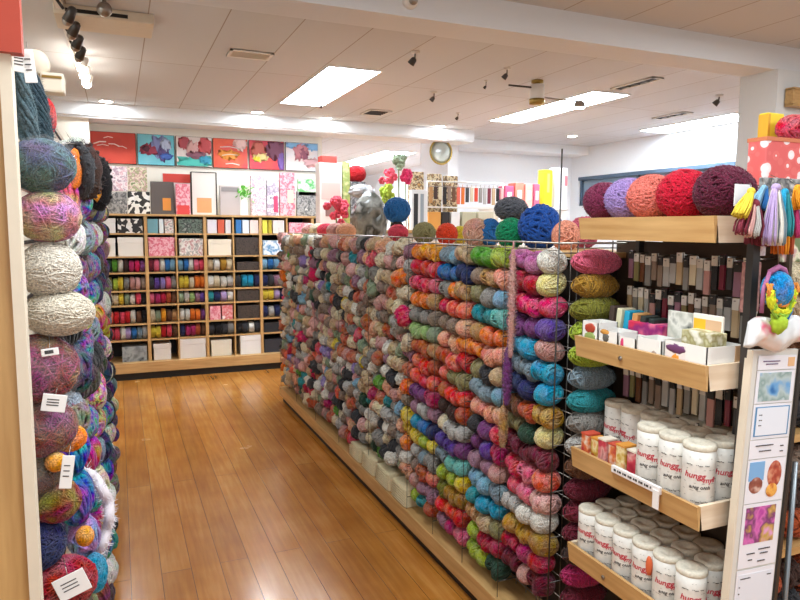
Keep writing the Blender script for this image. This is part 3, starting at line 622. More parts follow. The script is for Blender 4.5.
for i in range(2):
    mb = MB(); R_ = 1.0
    mb.lathe([(0, -.5), (.62, -.5), (.86, -.44), (1.0, -.25), (1.02, 0), (1.0, .25), (.86, .44), (.62, .5), (0, .5)], n=18, axis='X')
    rr_ = random.Random(i)
    for k in range(16):
        x = -.4+.8*k/15; ra = 1.0+.03-(.16 if abs(x) > .35 else 0); tilt = rr_.uniform(-.12, .12)
        mb.tube([(x+tilt*math.cos(2*PI*j/16), ra*math.cos(2*PI*j/16), ra*math.sin(2*PI*j/16)) for j in range(16)], .045, 4, closed=True)
    spoolm.append(mb.mesh('shelf_yarn_ball', YARN))
ROWN = ['top shelf', 'second shelf', 'third shelf', 'fourth shelf', 'fifth shelf', 'sixth shelf', 'seventh shelf', 'bottom shelf']
CELLN = ['leftmost cubby', 'second cubby', 'third cubby', 'fourth cubby', 'fifth cubby', 'sixth cubby', 'rightmost cubby']
cells = [(-.17, .26), (.285, .565), (.585, .86), (.88, 1.165), (1.18, 1.46), (1.475, 1.755), (1.775, 2.05)]
shelfz = [ZB[0]+.008, ZB[1]+.008, ZB[2]+.008, ZB[3]+.008, ZB[4]+.008, ZB[5]+.008, ZB[6]+.008, .18]
tops = [ZT-.022]+[z-.008 for z in ZB]
SP = {  # (row, cubby): colours left to right
 (2, 0): ['white', 'dark green', 'green', 'white', 'dark brown', 'magenta', 'hot pink', 'purple'], (2, 1): ['maroon', 'pink', 'white', 'blue', 'light blue'], (2, 2): ['light blue', 'blue', 'white', 'pink', 'rose'], (2, 3): ['beige', 'white', 'ochre', 'cream'], (2, 5): ['light blue', 'blue', 'light blue', 'blue'], (2, 6): ['peach', 'cream', 'taupe'],
 (3, 0): ['white', 'olive', 'lime', 'yellow', 'grey', 'dusty pink', 'pale pink', 'taupe'], (3, 1): ['charcoal', 'violet', 'lavender', 'pink', 'grey'], (3, 2): ['yellow', 'yellow', 'cream', 'orange', 'orange'], (3, 3): ['white', 'cream', 'white', 'silver'], (3, 4): ['charcoal', 'turquoise', 'turquoise', 'navy'], (3, 5): ['navy', 'charcoal', 'mauve', 'pink'], (3, 6): ['coral', 'rust', 'peach'],
 (4, 0): ['white', 'cream', 'cream', 'yellow', 'sage', 'white', 'rose', 'black'], (4, 1): ['pink', 'magenta', 'crimson', 'rust', 'brown'], (4, 2): ['sage', 'white', 'light green', 'mauve', 'violet'], (4, 3): ['teal', 'navy', 'lilac', 'white'], (4, 5): ['yellow', 'yellow', 'lilac', 'navy'], (4, 6): ['white', 'dusty pink', 'rose'],
 (5, 0): ['orange', 'coral', 'red', 'rose', 'red', 'white', 'brown', 'black'], (5, 1): ['cream', 'sage', 'amber', 'brown', 'tan'], (5, 2): ['white', 'white', 'orange', 'orange', 'purple'], (5, 5): ['navy', 'silver', 'navy', 'green'],
 (6, 0): ['dusty pink', 'rose', 'rose', 'white', 'lilac', 'blue', 'grey-blue', 'silver'], (6, 1): ['yellow', 'yellow', 'red', 'rose', 'brown'], (6, 2): ['navy', 'magenta', 'magenta', 'rust', 'brown'], (6, 3): ['charcoal', 'black', 'charcoal', 'grey'], (6, 4): ['black', 'charcoal', 'white', 'charcoal']}
for (r_, c_), cl in SP.items():
    x0, x1 = cells[c_]; z0 = shelfz[r_]; hgt = tops[r_]-z0; rad = min(.068, hgt*.46)
    n = len(cl); w_ = (x1-x0)/n
    for k, cn in enumerate(cl):
        x = x0+w_*(k+.5); rr = rad*rnd.uniform(.86, 1.0)
        o = link('shelf_yarn_ball', spoolm[k % 2], loc=(x, UY+.008+rr+rnd.uniform(0, .012), z0+rr*1.06), rot=(rnd.uniform(0, 6), 0, rnd.uniform(-.12, .12)), color=PALC[cn], scale=(w_*.93, rr, rr))
        tag(o, f'{cn} yarn ball on the {ROWN[r_]} of the oak shelving, {CELLN[c_]}, {["first", "second", "third", "fourth", "fifth", "sixth", "seventh", "eighth"][k]}', 'yarn ball', 'yarn balls on the oak shelving')
def sbox(x0, x1, r_, hfrac, label, color=None, mat=None, name='storage_box', cat='box', lid=True, depth=.28, dz=0, dy=0):
    z0 = shelfz[r_]+dz; h = (tops[r_]-shelfz[r_])*hfrac; w_ = x1-x0
    t = empty(name, ((x0+x1)/2, UY+.022+dy*.5+depth/2, z0), label, cat)
    b_ = MB().rbox(-w_/2+.003, w_/2-.003, -depth/2, depth/2, 0, h*(.72 if lid else 1), .004).build('body', mat or CARD, t); b_.color = lin(color or '#e8e3d8')
    if lid:
        l_ = MB().rbox(-w_/2, w_/2, -depth/2-.003, depth/2, h*.72, h, .004).build('lid', mat or CARD, t); l_.color = lin(color or '#efeae0')
    return t
ZEB = pattern('black_white_print', ['#f0eee8', '#22201f', '#e8e4dc', '#2c2a29', '#f0eee8'], 26, kind='voronoi')
PNKP = pattern('pink_print', ['#e4899a', '#f0c0c4', '#d5566f', '#eaa8ae'], 30); MIXP = pattern('pale_mixed_print', ['#d8cfc0', '#b87f80', '#e9e3da', '#8e8a86', '#e6d5c8'], 22)
DGP = pattern('dark_green_print', ['#2b3c38', '#6d7c6e', '#1d2523', '#a9aca0'], 26); CANE = pattern('dark_cane', ['#241d1a', '#4a3d34', '#1a1513'], 60)
sbox(-.17, -.01, 0, .86, 'plain white lidded box, top shelf far left', '#eceae6'); sbox(.005, .25, 0, .84, 'black and white zebra print box on the top shelf', mat=ZEB, lid=False)
for k, (a_, b_, c_, n_) in enumerate(((.29, .40, '#6f9fa8', 'teal'), (.405, .455, '#dfe6e4', 'narrow white'), (.46, .56, '#cfc5ae', 'beige patterned'))): sbox(a_, b_, 0, .84, f'{n_} notebook box on the top shelf, second cubby', c_, mat=MIXP if k == 2 else None, lid=False)
sbox(.60, .85, 0, .86, 'dark green patterned box on the top shelf, third cubby', mat=DGP)
for k, (a_, b_, c_, n_) in enumerate(((.895, 1.0, '#dcd8de', 'pale lilac'), (1.005, 1.08, '#cf5b3c', 'orange-red'), (1.085, 1.15, '#d8d4d0', 'grey-white'))): sbox(a_, b_, 0, .84, f'{n_} upright package on the top shelf, fourth cubby', c_, lid=False)
for k, (a_, b_, c_, n_) in enumerate(((1.195, 1.265, '#2f74b5', 'bright blue'), (1.27, 1.345, '#dfe8ef', 'white and blue'), (1.35, 1.45, '#e6d3c9', 'pale pink'))): sbox(a_, b_, 0, .84, f'{n_} upright package on the top shelf, fifth cubby', c_, lid=False)
for k, (a_, b_, c_, n_) in enumerate(((1.49, 1.55, '#dcd24a', 'yellow'), (1.555, 1.60, '#b8a62c', 'olive yellow'), (1.605, 1.74, '#e2d6cc', 'wide beige'))): sbox(a_, b_, 0, .84, f'{n_} upright package on the top shelf, sixth cubby', c_, lid=False)
sbox(1.79, 2.04, 0, .7, 'pinkish mottled package on the top shelf beside the gondola', mat=PNKP, lid=False)
sbox(-.17, -.02, 1, .84, 'white box on the second shelf, far left'); sbox(.0, .25, 1, .88, 'wide white box on the second shelf below the zebra print box')
sbox(.295, .56, 1, .88, 'pink printed box on the second shelf', mat=PNKP); sbox(.60, .85, 1, .82, 'pale patterned folded fabric stack on the second shelf', mat=MIXP, name='fabric_stack', cat='fabric')
sbox(.90, 1.15, 1, .78, 'cream lidded box on the second shelf', '#e8ddc6'); sbox(1.19, 1.45, 1, .86, 'dark woven cane basket on the second shelf', mat=CANE, name='cane_basket', cat='basket', lid=False)
sbox(1.49, 1.74, 1, .72, 'white package with blue and red print on the second shelf', mat=pattern('blue_red_print', ['#eef0f2', '#dfe7ee', '#3f86b5', '#eef0f2', '#c9444f'], 12), name='soft_package', cat='package', lid=False)
sbox(1.20, 1.45, 2, .6, 'dark block standing in for shade in the empty fifth cubby, third shelf', mat=CANE, name='cane_basket', cat='basket', lid=False)  # cubby is empty, the dark block stands in for its shade
sbox(1.20, 1.45, 4, .9, 'black cane basket on the fifth shelf', mat=CANE, name='cane_basket', cat='basket', lid=False); sbox(1.20, 1.45, 5, .8, 'black cane basket on the sixth shelf', mat=CANE, name='cane_basket', cat='basket', lid=False)
sbox(.90, 1.02, 5, .85, 'pink and white printed box, left one on the sixth shelf', mat=PNKP, lid=False); sbox(1.03, 1.15, 5, .88, 'red and white printed box, right one on the sixth shelf', mat=pattern('red_print', ['#c9434a', '#eeb6b4', '#d8555b', '#f2e6e2'], 20), lid=False)
sbox(1.49, 1.74, 6, .7, 'dark folded cloth on the seventh shelf', '#26272c', name='folded_cloth', cat='cloth', lid=False)
sbox(.0, .25, 7, .74, 'grey wrapped bundle on the bottom shelf, left', mat=pattern('grey_wrap', ['#6f7474', '#a3a8a8', '#3b3e3f'], 14), name='wrapped_bundle', cat='bundle', lid=False)
sbox(.31, .49, 7, .80, 'stack of white folded fabric on the bottom shelf', '#ddd5cc', name='fabric_stack', cat='fabric'); sbox(.575, .85, 7, .97, 'largest white box on the bottom shelf', '#e3ddd6', dy=-.03)
sbox(.905, 1.13, 7, .82, 'cream wrapped bundle on the bottom shelf', '#e0d8c4', name='wrapped_bundle', cat='bundle'); sbox(1.22, 1.46, 7, .98, 'bright white box on the bottom shelf, right of the cream bundle', '#eae8e4', dy=-.03)
sbox(1.49, 1.74, 7, .7, 'dark box on the bottom shelf beside the gondola', '#2f3038', lid=False)

# on top of the shelving
def standee(px0, px1, pt, pb, label, mat=None, color=None, Y=7.5, d=.05, name='display_package', cat='package', extra=None):
    a = at(px0, pb, 'Y', Y); b = at(px1, pt, 'Y', Y)
    z0 = ZT+.001 if pb >= 212 else a.z; t = empty(name, ((a.x+b.x)/2, Y+d/2, z0), label, cat)
    w_ = (b.x-a.x)/2-.003; h = b.z-z0
    o = MB().rbox(-w_, w_, -d/2, d/2, 0, h, .004).build('box', mat or CARD, t); o.color = lin(color or '#dddddd')
    if extra: extra(t, w_, h, d)
    return t
def band(c, z0, z1, x0=-.85, x1=.85, nm='label'):
    def f(t, w_, h, d):
        o = MB().box(w_*x0, w_*x1, -d/2-.003, -d/2+.001, h*z0, h*z1).build(nm, CARD, t); o.color = lin(c)
    return f
FLOR = pattern('floral_green', ['#d6cfae', '#8f9a6a', '#c9a0a0', '#e6e2c6', '#6e7d52'], 28); GREYP = pattern('grey_print', ['#6f6d6b', '#a7a5a2', '#46474a', '#c9c6c2'], 26)
PKF = pattern('pink_white_floral', ['#eddadd', '#cf9aa8', '#f2eaec', '#a98a9c', '#e8c6cf'], 22)
A_ = standee(108, 127, 192, 213, 'grey patterned box on the shelving top, far left', GREYP); standee(128, 150, 192, 213, 'black and white patterned box on the shelving top, second from left', ZEB)
z_ = at(130, 191.5, 'Y', 7.5).z
for a_, b_, lb, m_ in ((108, 127, 'pinkish floral box stacked on the grey patterned box', PKF), (128, 147, 'green floral box stacked on the black and white box', FLOR)):
    t = standee(a_, b_, 167, 191, lb, m_); t.location.z = z_+.002
standee(151, 174, 182, 213, 'dark framed book with an orange spot on the shelving top', color='#5b5350', extra=band('#e0913c', .12, .5, 0, .7, 'orange_print'))
standee(163, 191, 174, 213, 'white box with a red upper band standing behind', color='#ddd2cc', Y=7.62, extra=band('#cc4034', .78, .99, -.95, .95, 'red_band'))
standee(176, 190, 184, 213, 'white and red package between the dark book and tall white frame', PNKP, Y=7.46, extra=band('#d8433f', .0, .3))
standee(192, 216, 173, 213, 'tall white frame with an orange picture at its foot', color='#e2dcd4', extra=lambda t, w_, h, d: (band('#dba06a', .05, .4, -.6, .6, 'picture')(t, w_, h, d), MB().box(-w_-.008, -w_+.004, -d/2-.004, d/2, 0, h+.004).box(w_-.004, w_+.008, -d/2-.004, d/2, 0, h+.004).box(-w_, w_, -d/2-.004, d/2, h-.003, h+.006).build('frame', DARK, t)))
standee(220, 240, 186, 213, 'pale grey book standing on the shelving top', color='#b9aeab', extra=band('#8b8483', .8, .95))
t = standee(240, 248, 196, 213, 'small white planter with a bright green leafy bush on top', color='#ece6e2', name='potted_plant', cat='plant')
lf = MB(); rl = random.Random(3)
for k in range(70):
    c = Vector((rl.gauss(0, .045), rl.gauss(0, .03), .24+rl.gauss(0, .04))); d1 = Vector((rl.gauss(0, 1), rl.gauss(0, 1), rl.gauss(0, 1))).normalized()*.03; d2 = d1.orthogonal().normalized()*.014
    lf.add([c-d1, c+d2, c+d1, c-d2], [(0, 1, 2, 3)])
lf.build('foliage', plain('leaf_green', '#5fae3a', 0.6), t); MB().tube([(0, 0, .12), (0, 0, .24)], .006).build('stem', plain('stem_brown', '#6b4a30'), t)
standee(251, 266, 176, 213, 'white and lilac floral package, left of three on the shelving top', PKF); standee(267, 279, 180, 213, 'grey-lilac floral package, middle of three on the shelving top', pattern('lilac_floral', ['#cbb9c9', '#8e8294', '#eae2ea', '#5a5262'], 20), extra=band('#c23a63', .1, .55, .1, .8, 'pink_print'))
standee(280, 295, 173, 213, 'pink blossom package, right of three on the shelving top', PNKP, extra=band('#e9c7b0', .3, .6, 0, .8))
standee(297, 322, 192, 213, 'grey plastic wrapped parcel beside the pink blossom package', GREYP); t = standee(298, 320, 175, 191, 'green and white bag lying on the grey parcel', pattern('green_bag', ['#4fb455', '#e6efe2', '#39a048', '#bfe0b8'], 9)); t.location.z = z_+.002
standee(324, 338, 186, 213, 'white box on the shelving top near the opening', color='#e6e2dd', Y=7.5)

# ------------------------------------------------------------------ rear display behind the gondola
RY = 5.8
rd = empty('rear_display_counter', (3.3, RY+.2, 0), 'white display counter running behind the yarn gondola', 'counter')
MB().rbox(-1.3, .36, -.25, .25, 0, 1.55, .004).build('body', WHITEP, rd); MB().rbox(-1.32, .38, -.28, .27, 1.55, 1.58, .004).build('top_board', WOOD_X, rd)
def rbox(px0, px1, pt, pb, label, color='#dddddd', mat=None, Y=RY, d=.14, name='display_package', cat='package', base=1.581, extra=None):
    a = at(px0, pb, 'Y', Y); b = at(px1, pt, 'Y', Y); z0 = base if base else a.z
    t = empty(name, ((a.x+b.x)/2, Y+d/2, z0), label, cat); w_ = (b.x-a.x)/2; h = b.z-z0
    o = MB().rbox(-w_, w_, -d/2, d/2, 0, h, .006).build('box', mat or CARD, t); o.color = lin(color)
    if extra: extra(t, w_, h, d)
    return t
rbox(320, 342, 163, 232, 'tall pinkish white display box behind the gondola, left of the yellow post', '#e9dcd4', extra=lambda t, w_, h, d: (band('#d8b7ac', .45, .7)(t, w_, h, d), band('#8f6f66', .2, .4, -.5, .6, 'picture')(t, w_, h, d)))
t = rbox(322, 337, 156, 163, 'small red box lying on the tall pinkish display box', '#d1463b', base=None)
rbox(343, 350, 162, 232, 'narrow yellow-green upright box', '#c3c57a', pattern('yellow_green', ['#c9c46a', '#8fa05a', '#e9e2a8'], 14), d=.08)
rbox(351, 366, 182, 232, 'grey and white patterned canister carrying a red yarn ball', mat=GREYP)
def rear_ball(px, py, r, cn, label, kind='w', sc=(1, 1, 1), base=None):
    p = at(px, py, 'Y', RY+.07)
    me = fuzzy('rear_yarn_ball', YARN, r, 26, seed=int(px)) if kind == 'f' else wound('rear_yarn_ball', YARN, 40, 24, (r, r, r), r*.09, 4, None, int(px))
    return tag(link('rear_yarn_ball', me, loc=p, color=PALC.get(cn, cn), scale=sc), label, 'yarn ball')
rear_ball(356, 174, .088, 'red', 'scarlet yarn ball standing on the grey and white canister', sc=(1, 1, .85))
# grey plastic bag
def bag(px, py, w_, h, label, Y, color, mat, name='plastic_bag', seed=1, base=None):
    p = at(px, py, 'Y', Y); m = MB(); rl = random.Random(seed); n, q = 22, 14; vs = []; fs = []
    for j in range(q+1):
        v = j/q; rr = (math.sin(PI*min(1, v*.93+.05))**.35)*(1-.45*max(0, v-.75)*4*.6)
        for i in range(n):
            a = 2*PI*i/n; k = 1+.16*noise.noise(Vector((math.cos(a)*2+seed, math.sin(a)*2, v*5)))
            vs.append((math.cos(a)*w_/2*rr*k, math.sin(a)*w_*.38*rr*k, (v-.5)*h))
    for j in range(q):
        for i in range(n):
            l = (i+1) % n; fs.append((j*n+i, j*n+l, (j+1)*n+l, (j+1)*n+i))
    fs.append(tuple(range(n))); fs.append(tuple(q*n+i for i in range(n)))
    m.add(vs, fs, 0, False); o = m.build(name, mat, loc=p, color=color); return tag(o, label, 'bag')
CRINK = pattern('crinkled_grey_plastic', ['#4f5048', '#8a8b84', '#3a3b36', '#c2c3bf'], 7, rough=.2)
bag(370, 218, .30, .42, 'crinkled dark grey plastic bag of yarn above the gondola', 5.2, '#55564f', CRINK, seed=4)
bag(362, 191, .24, .12, 'pale crinkled plastic bag under the scarlet yarn ball', 5.6, '#c9cac8', pattern('pale_plastic', ['#c9cac8', '#8c8e90', '#e8e8e6'], 9, rough=.2), seed=6)
def flowers(px, py, cn, label, r=.06, n=8, Y=RY):
    p = at(px, py, 'Y', Y); t = empty('paper_flowers', p, label, 'flowers'); rl = random.Random(int(px)); m = MB(); s_ = MB()
    for k in range(n):
        c = Vector((rl.gauss(0, r*.4), rl.gauss(0, r*.4), rl.gauss(0, r*.4)))
        for j in range(6):
            a = 2*PI*j/6; m.ball((c.x+.02*math.cos(a), c.y-.01+rl.uniform(-.01, .01), c.z+.02*math.sin(a)), .019, .008, .017, 6, 4)
    s_.tube([(0, .01, 0), (0.01, .01, p.z and -(p.z-1.58))], .006, 6)
    m.build('blossoms', plain('petals_'+cn, PALC[cn], .6), t); s_.build('stem', plain('green_stem', '#6a7a3a'), t); return t
flowers(391, 177, 'rose', 'bunch of rose paper flowers left of the magenta bloom', .09, 10); flowers(406, 175, 'hot pink', 'large magenta paper bloom on a stem', .05, 12); flowers(385, 194, 'lime', 'lime green paper flowers behind the speckled blue ball', .08, 12); flowers(336, 208, 'rose', 'rose red paper flowers left of the dark grey bag', .12, 16, 5.4)
flowers(399, 160, 'sage', 'pale green hanging foliage above the magenta bloom', .07, 12)
# notions rack
p0, p1 = at(427, 181, 'Y', 5.95), at(502, 236, 'Y', 5.95)
nr = empty('notions_rack', ((p0.x+p1.x)/2, 5.95, 1.581), 'white wire rack with hanging notions behind the gondola', 'display rack')
hw = (p1.x-p0.x)/2; zr = at(460, 207, 'Y', 5.95).z-1.581; zt = p0.z-1.581
MB().tube([(-hw, 0, 0), (-hw, 0, zt)], .008, 6).tube([(hw, 0, 0), (hw, 0, zt)], .008, 6).tube([(-hw, 0, zt), (hw, 0, zt)], .006, 6).build('frame', WHITEP, nr)
MB().box(-hw, hw, -.02, .05, zr-.012, zr).build('shelf', WHITEP, nr); MB().tube([(-hw, -.02, zt-.05), (hw, -.02, zt-.05)], .004, 6).build('rail', CHROME, nr)
HC = ['tan', 'dark brown', 'cream', 'black', 'taupe', 'brown', 'coral', 'orange', 'charcoal', 'cream', 'red-orange', 'grey', 'silver', 'maroon', 'beige', 'black', 'pale pink']
for k, cn in enumerate(HC):
    x = nr.location.x-hw+.03+(2*hw-.06)*k/(len(HC)-1); hh = zt-zr-.07-rnd.uniform(0, .06)
    m = MB().rbox(-.018, .018, -.006, .006, -hh, 0, .003).tube([(0, 0, 0), (0, .01, .025), (0, .0, .03)], .002, 5)
    o = m.build('hanging_notion', CARD, loc=(x, 5.92, 1.581+zt-.055), color=PALC[cn]); tag(o, f'{cn} narrow packet hanging on the notions rack, {["first","second","third","fourth","fifth","sixth","seventh","eighth","ninth","tenth","eleventh","twelfth","thirteenth","fourteenth","fifteenth","sixteenth","last"][k]} from left', 'packet', 'packets on the notions rack')
for a_, b_, c_, lb in ((429, 441, '#e2a04c', 'orange box under the notions rack shelf'), (442, 450, '#2c2728', 'small black box under the notions rack'), (451, 460, '#e9e7e6', 'small white box under the notions rack'), (462, 476, '#bcb79a', 'khaki box under the notions rack'), (478, 494, '#c8c0a8', 'beige box at the right under the notions rack')):
    rbox(a_, b_, 212, 236, lb, c_, Y=5.85, d=.12)
rbox(411, 428, 190, 236, 'white upright panel with two black strips left of the notions rack', '#e6e6e4', d=.05, extra=lambda t, w_, h, d: (band('#2a2a2c', .05, .9, -.7, -.2, 'black_strip')(t, w_, h, d), band('#9aa3a8', .05, .9, .1, .5, 'grey_strip')(t, w_, h, d)))
TPAT = pattern('brown_leopard', ['#c79a5c', '#4a3222', '#e6d0a4', '#2e211a'], 30)
for i, (a_, b_) in enumerate(((411, 424), (430, 442), (446, 458))):
    rbox(a_, b_, 172+i*2, 190, f'brown and gold patterned bag high on the rack, {["left", "middle", "right"][i]} of three', mat=TPAT, Y=6.05, d=.08, name='patterned_bag', cat='bag')
# white cabinet with peach boxes
c0, c1 = at(503, 206, 'Y', 6.0), at(572, 206, 'Y', 6.0)
wc = empty('white_cabinet', ((c0.x+c1.x)/2, 6.3, 0), 'white cabinet in front of the right rear wall', 'cabinet')
hw = (c1.x-c0.x)/2; MB().rbox(-hw, hw, -.2, .2, 0, c0.z-.03, .006).build('body', WHITEP, wc); MB().rbox(-hw-.01, hw+.01, -.21, .21, c0.z-.03, c0.z, .004).build('top', WHITEP, wc)
for a_, b_, tp, c_, lb in ((505, 514, 186, '#d8577c', 'magenta pink gift box, leftmost on the white cabinet'), (515, 524, 183, '#e5836c', 'coral box, second on the white cabinet'), (525, 533, 184, '#eba394', 'peach box, third on the white cabinet'), (534, 540, 184, '#c9607c', 'narrow rose box, fourth on the white cabinet')):
    rbox(a_, b_, tp, 206, lb, c_, Y=6.15, d=.15, base=c0.z+.001, extra=band('#f0d9cf', .3, .7, -.5, .5))
rbox(543.5, 553, 170, 206, 'tall bright yellow box on the white cabinet', '#f2cf1d', Y=6.15, d=.12, base=c0.z+.001, extra=band('#f7e36a', .4, .9, -.3, .3)); rbox(555, 568, 168, 206, 'white and pale grey box right of the yellow box', '#dcdad9', Y=6.15, d=.12, base=c0.z+.001, extra=band('#c9747c', .55, .8, .5, .95, 'red_print'))

# ------------------------------------------------------------------ tray shelf rack, right foreground
tr = empty('tray_shelf_rack', (1.5, 1.46, 0), 'steel rack with four pale oak trays facing the aisle', 'shelf rack')
TX0, TX1, TY0, TY1 = 1.36, 1.61, 1.205, 1.725
def rel(x, y): return x-1.5, y-1.46
ZTR = [1.568, 1.190, .818, .488]
for k, z in enumerate(ZTR):
    x0, y0 = rel(TX0, TY0); x1, y1 = rel(TX1, TY1)
    tray = MB().box(x0+.01, x1, y0+.01, y1-.01, z+(.05 if k == 0 else 0), z+(.062 if k == 0 else .012)).build('tray', WOOD_Y, tr)
    pr = MB(); h = .067     # front lip leans outward a little
    pr.add([(x0+.004, y0, z), (x0+.016, y0, z), (x0+.016, y1, z), (x0+.004, y1, z), (x0-.006, y0, z+h), (x0+.006, y0, z+h), (x0+.006, y1, z+h), (x0-.006, y1, z+h)], [(0, 1, 2, 3), (4, 7, 6, 5), (0, 4, 5, 1), (1, 5, 6, 2), (2, 6, 7, 3), (3, 7, 4, 0)])
    pr.build('front_lip', WOOD_Y, tray)
    MB().box(x0+.008, x1, y0, y0+.011, z, z+h).build('end_lip', WOOD_END, tray); MB().box(x0+.008, x1, y1-.011, y1, z, z+h).build('end_lip', WOOD_END, tray)
    if k in (1, 3):
        y_ = at(621 if k == 1 else 604, 361 if k == 1 else 572, 'X', TX0).y-1.46
        MB().lathe([(0, 0), (.007, 0), (.007, .002), (0, .003)], n=12, axis='X').build('screw', CHROME, tray, loc=(x0-.003, y_, z+.03), rot=(0, 0, PI))
x_, y_ = rel(1.475, 1.185); MB().box(x_-.012, x_+.012, y_-.01, y_+.01, 0, 1.57).build('post', STEEL, tr)
x_, y_ = rel(1.62, 1.735); MB().box(x_-.012, x_+.012, y_-.008, y_+.008, 0, 1.57).build('post', STEEL, tr)
x_, y_ = rel(1.63, 1.2); MB().box(x_, x_+.012, y_, y_+.66, .02, 1.56).build('back_panel', plain('brown_pegboard', '#4c3d31', .7), tr)
MB().box(-.14, .14, -.26, .26, 0, .06).build('base', DARK, tr)
# chenille balls on the uppermost tray
for px, py, cn, r, lb in ((605, 196, '#7a2848', .060, 'plum shaggy yarn ball, leftmost on the uppermost tray'), (629, 193, '#a488c2', .063, 'lavender shaggy yarn ball on the uppermost tray'), (653, 190, '#dd7668', .065, 'coral pink shaggy yarn ball on the uppermost tray'), (686, 188, '#c3102f', .068, 'bright red shaggy yarn ball on the uppermost tray'), (725, 188, '#5c1730', .068, 'dark maroon shaggy yarn ball, rightmost on the uppermost tray')):
    p = at(px, py, 'X', 1.46); me = fuzzy('chenille_yarn_ball', YARN, r, 100, seed=int(px), bumps=.0062)
    o = link('chenille_yarn_ball', me, loc=(p.x, p.y, ZTR[0]+.062+r*.97), color=cn, rot=(.3, 0, 0), scale=(1.1, 1.06, 1)); tag(o, lb, 'yarn ball', 'shaggy yarn balls on the uppermost tray')
# hanging packets on the back panel
PKC = ['mauve', 'silver', 'maroon', 'taupe', 'dusty pink', 'grey', 'cream', 'khaki', 'beige', 'charcoal', 'silver', 'black', 'taupe', 'silver', 'brown', 'grey']
def packet(x, y, z, w_, h, cn, label, flip=0):
    t = empty('hanging_packet', (x, y, z), label, 'packet', 'packets hanging between the trays'); 
    o = MB().rbox(-.004, .004, -w_/2, w_/2, -h, 0, .0018).build('sleeve', GLOSS, t); o.color = lin(PALC[cn])
    o = MB().box(-.005, .005, -w_/2, w_/2, -h*.3, -.001).build('header_card', CARD, t); o.color = lin(['#e4ddd4', '#2a2624', '#d9cfc2'][flip % 3])
    MB().tube([(.07, 0, -.008), (-.01, 0, -.008)], .0018, 5).build('hook', CHROME, t)
    return t
i = 0
for lvl, (zt_, h_, n_) in enumerate(((1.535, .10, 19), (1.42, .11, 19), (1.165, .12, 17), (1.035, .10, 15))):
    for k in range(n_):
        y = 1.70-.46*k/(n_-1); cn = PKC[(i*7+lvl*3) % 16]; i += 1
        packet(1.555, y, zt_-rnd.uniform(0, .022), rnd.uniform(.016, .024), h_*rnd.uniform(.85, 1.0), cn, f'{cn} hanging packet below the {["uppermost", "uppermost", "second", "second"][lvl]} tray, {["upper", "lower", "upper", "lower"][lvl]} row, {["farthest", "second", "third", "fourth", "fifth", "sixth", "seventh", "eighth", "ninth", "tenth", "eleventh", "twelfth", "thirteenth", "fourteenth", "fifteenth", "sixteenth", "seventeenth", "eighteenth", "nearest"][k if k < n_-1 else 18]}', i*5//3)
# second tray: white bins, cards, packets
def tbin(y0, y1, x0, x1, z, h, name, label, color='#ece9e4', mat=None, cat='box', open_=True):
    t = empty(name, ((x0+x1)/2, (y0+y1)/2, z), label, cat); a, b = (x1-x0)/2, (y1-y0)/2; th = .0025
    if open_:
        m = MB().box(-a, -a+th, -b, b, 0, h).box(a-th, a, -b, b, 0, h).box(-a, a, -b, -b+th, 0, h).box(-a, a, b-th, b, 0, h).box(-a, a, -b, b, 0, .003)
    else: m = MB().rbox(-a, a, -b, b, 0, h, .003)
    o = m.build('body', mat or CARD, t); o.color = lin(color); return t, a, b, h
def decal(t, a, b, h, items, face='x'):
    for (u0, u1, v0, v1, c, nm) in items:
        m = MB()
        if face == 'x': m.box(-a-.0012, -a+.0005, b*u0, b*u1, h*v0, h*v1)
        else: m.box(a*u0, a*u1, -b-.0012, -b+.0005, h*v0, h*v1)
        o = m.build(nm, CARD, t); o.color = lin(c)
def blob(t, a, y, z, ry_, rz_, c, nm):
    o = MB().ball((-a, y, z), .0022, ry_, rz_, 14, 8, lump=.4, seed=int(y*999), fr=8).build(nm, CARD, t); o.color = lin(c)
z2 = ZTR[1]+.013
t, a, b, h = tbin(1.635, 1.71, 1.372, 1.45, z2, .105, 'sachet_box', 'small clear-fronted box with red and green picture, far end of second tray'); blob(t, a, .0, .085, .025, .015, '#b5442e', 'red_picture'); blob(t, a, 0, .055, .026, .018, '#8fa05a', 'green_picture')
t, a, b, h = tbin(1.545, 1.63, 1.372, 1.45, z2, .088, 'sachet_box', 'white box with a small grey round picture on the second tray'); blob(t, a, .01, .065, .014, .014, '#5f5d58', 'grey_picture'); blob(t, a, .015, .082, .02, .008, '#d99a4a', 'orange_picture')
t, a, b, h = tbin(1.47, 1.54, 1.372, 1.45, z2, .08, 'sachet_box', 'white box with a small pink figure mark on the second tray'); blob(t, a, .02, .055, .007, .02, '#cf3a6a', 'pink_mark')
t, a, b, h = tbin(1.37, 1.465, 1.372, 1.45, z2, .09, 'sachet_box', 'white box with a faint brown oval, left of the flowered box'); blob(t, a, -.02, .045, .011, .014, '#a08a7c', 'brown_oval')
t, a, b, h = tbin(1.217, 1.36, 1.372, 1.50, z2, .098, 'flowered_bin', 'open white bin with a purple and orange flower picture, nearest on second tray')
decal(t, a, b, h, ((-.05, .92, .06, .92, '#e8dcd8', 'printed_panel'),)); blob(t, a+.001, .03, .078, .034, .012, '#6b3a63', 'purple_flowers'); blob(t, a+.001, .03, .045, .014, .02, '#dd8a2c', 'orange_flower'); blob(t, a+.001, .06, .03, .008, .01, '#8a6a9a', 'lilac_flower')
decal(t, a, b, h, ((.55, .95, .0, .98, '#c9a27a', 'kraft_strip'),), 'y')
t, a, b, h = tbin(1.46, 1.60, 1.46, 1.53, z2, .115, 'magenta_pouch', 'magenta and crimson pouches standing behind the white boxes', mat=pattern('magenta_print', ['#b01a5c', '#d12a4c', '#8a1a6a', '#e06a8a'], 14), cat='pouch', open_=False)
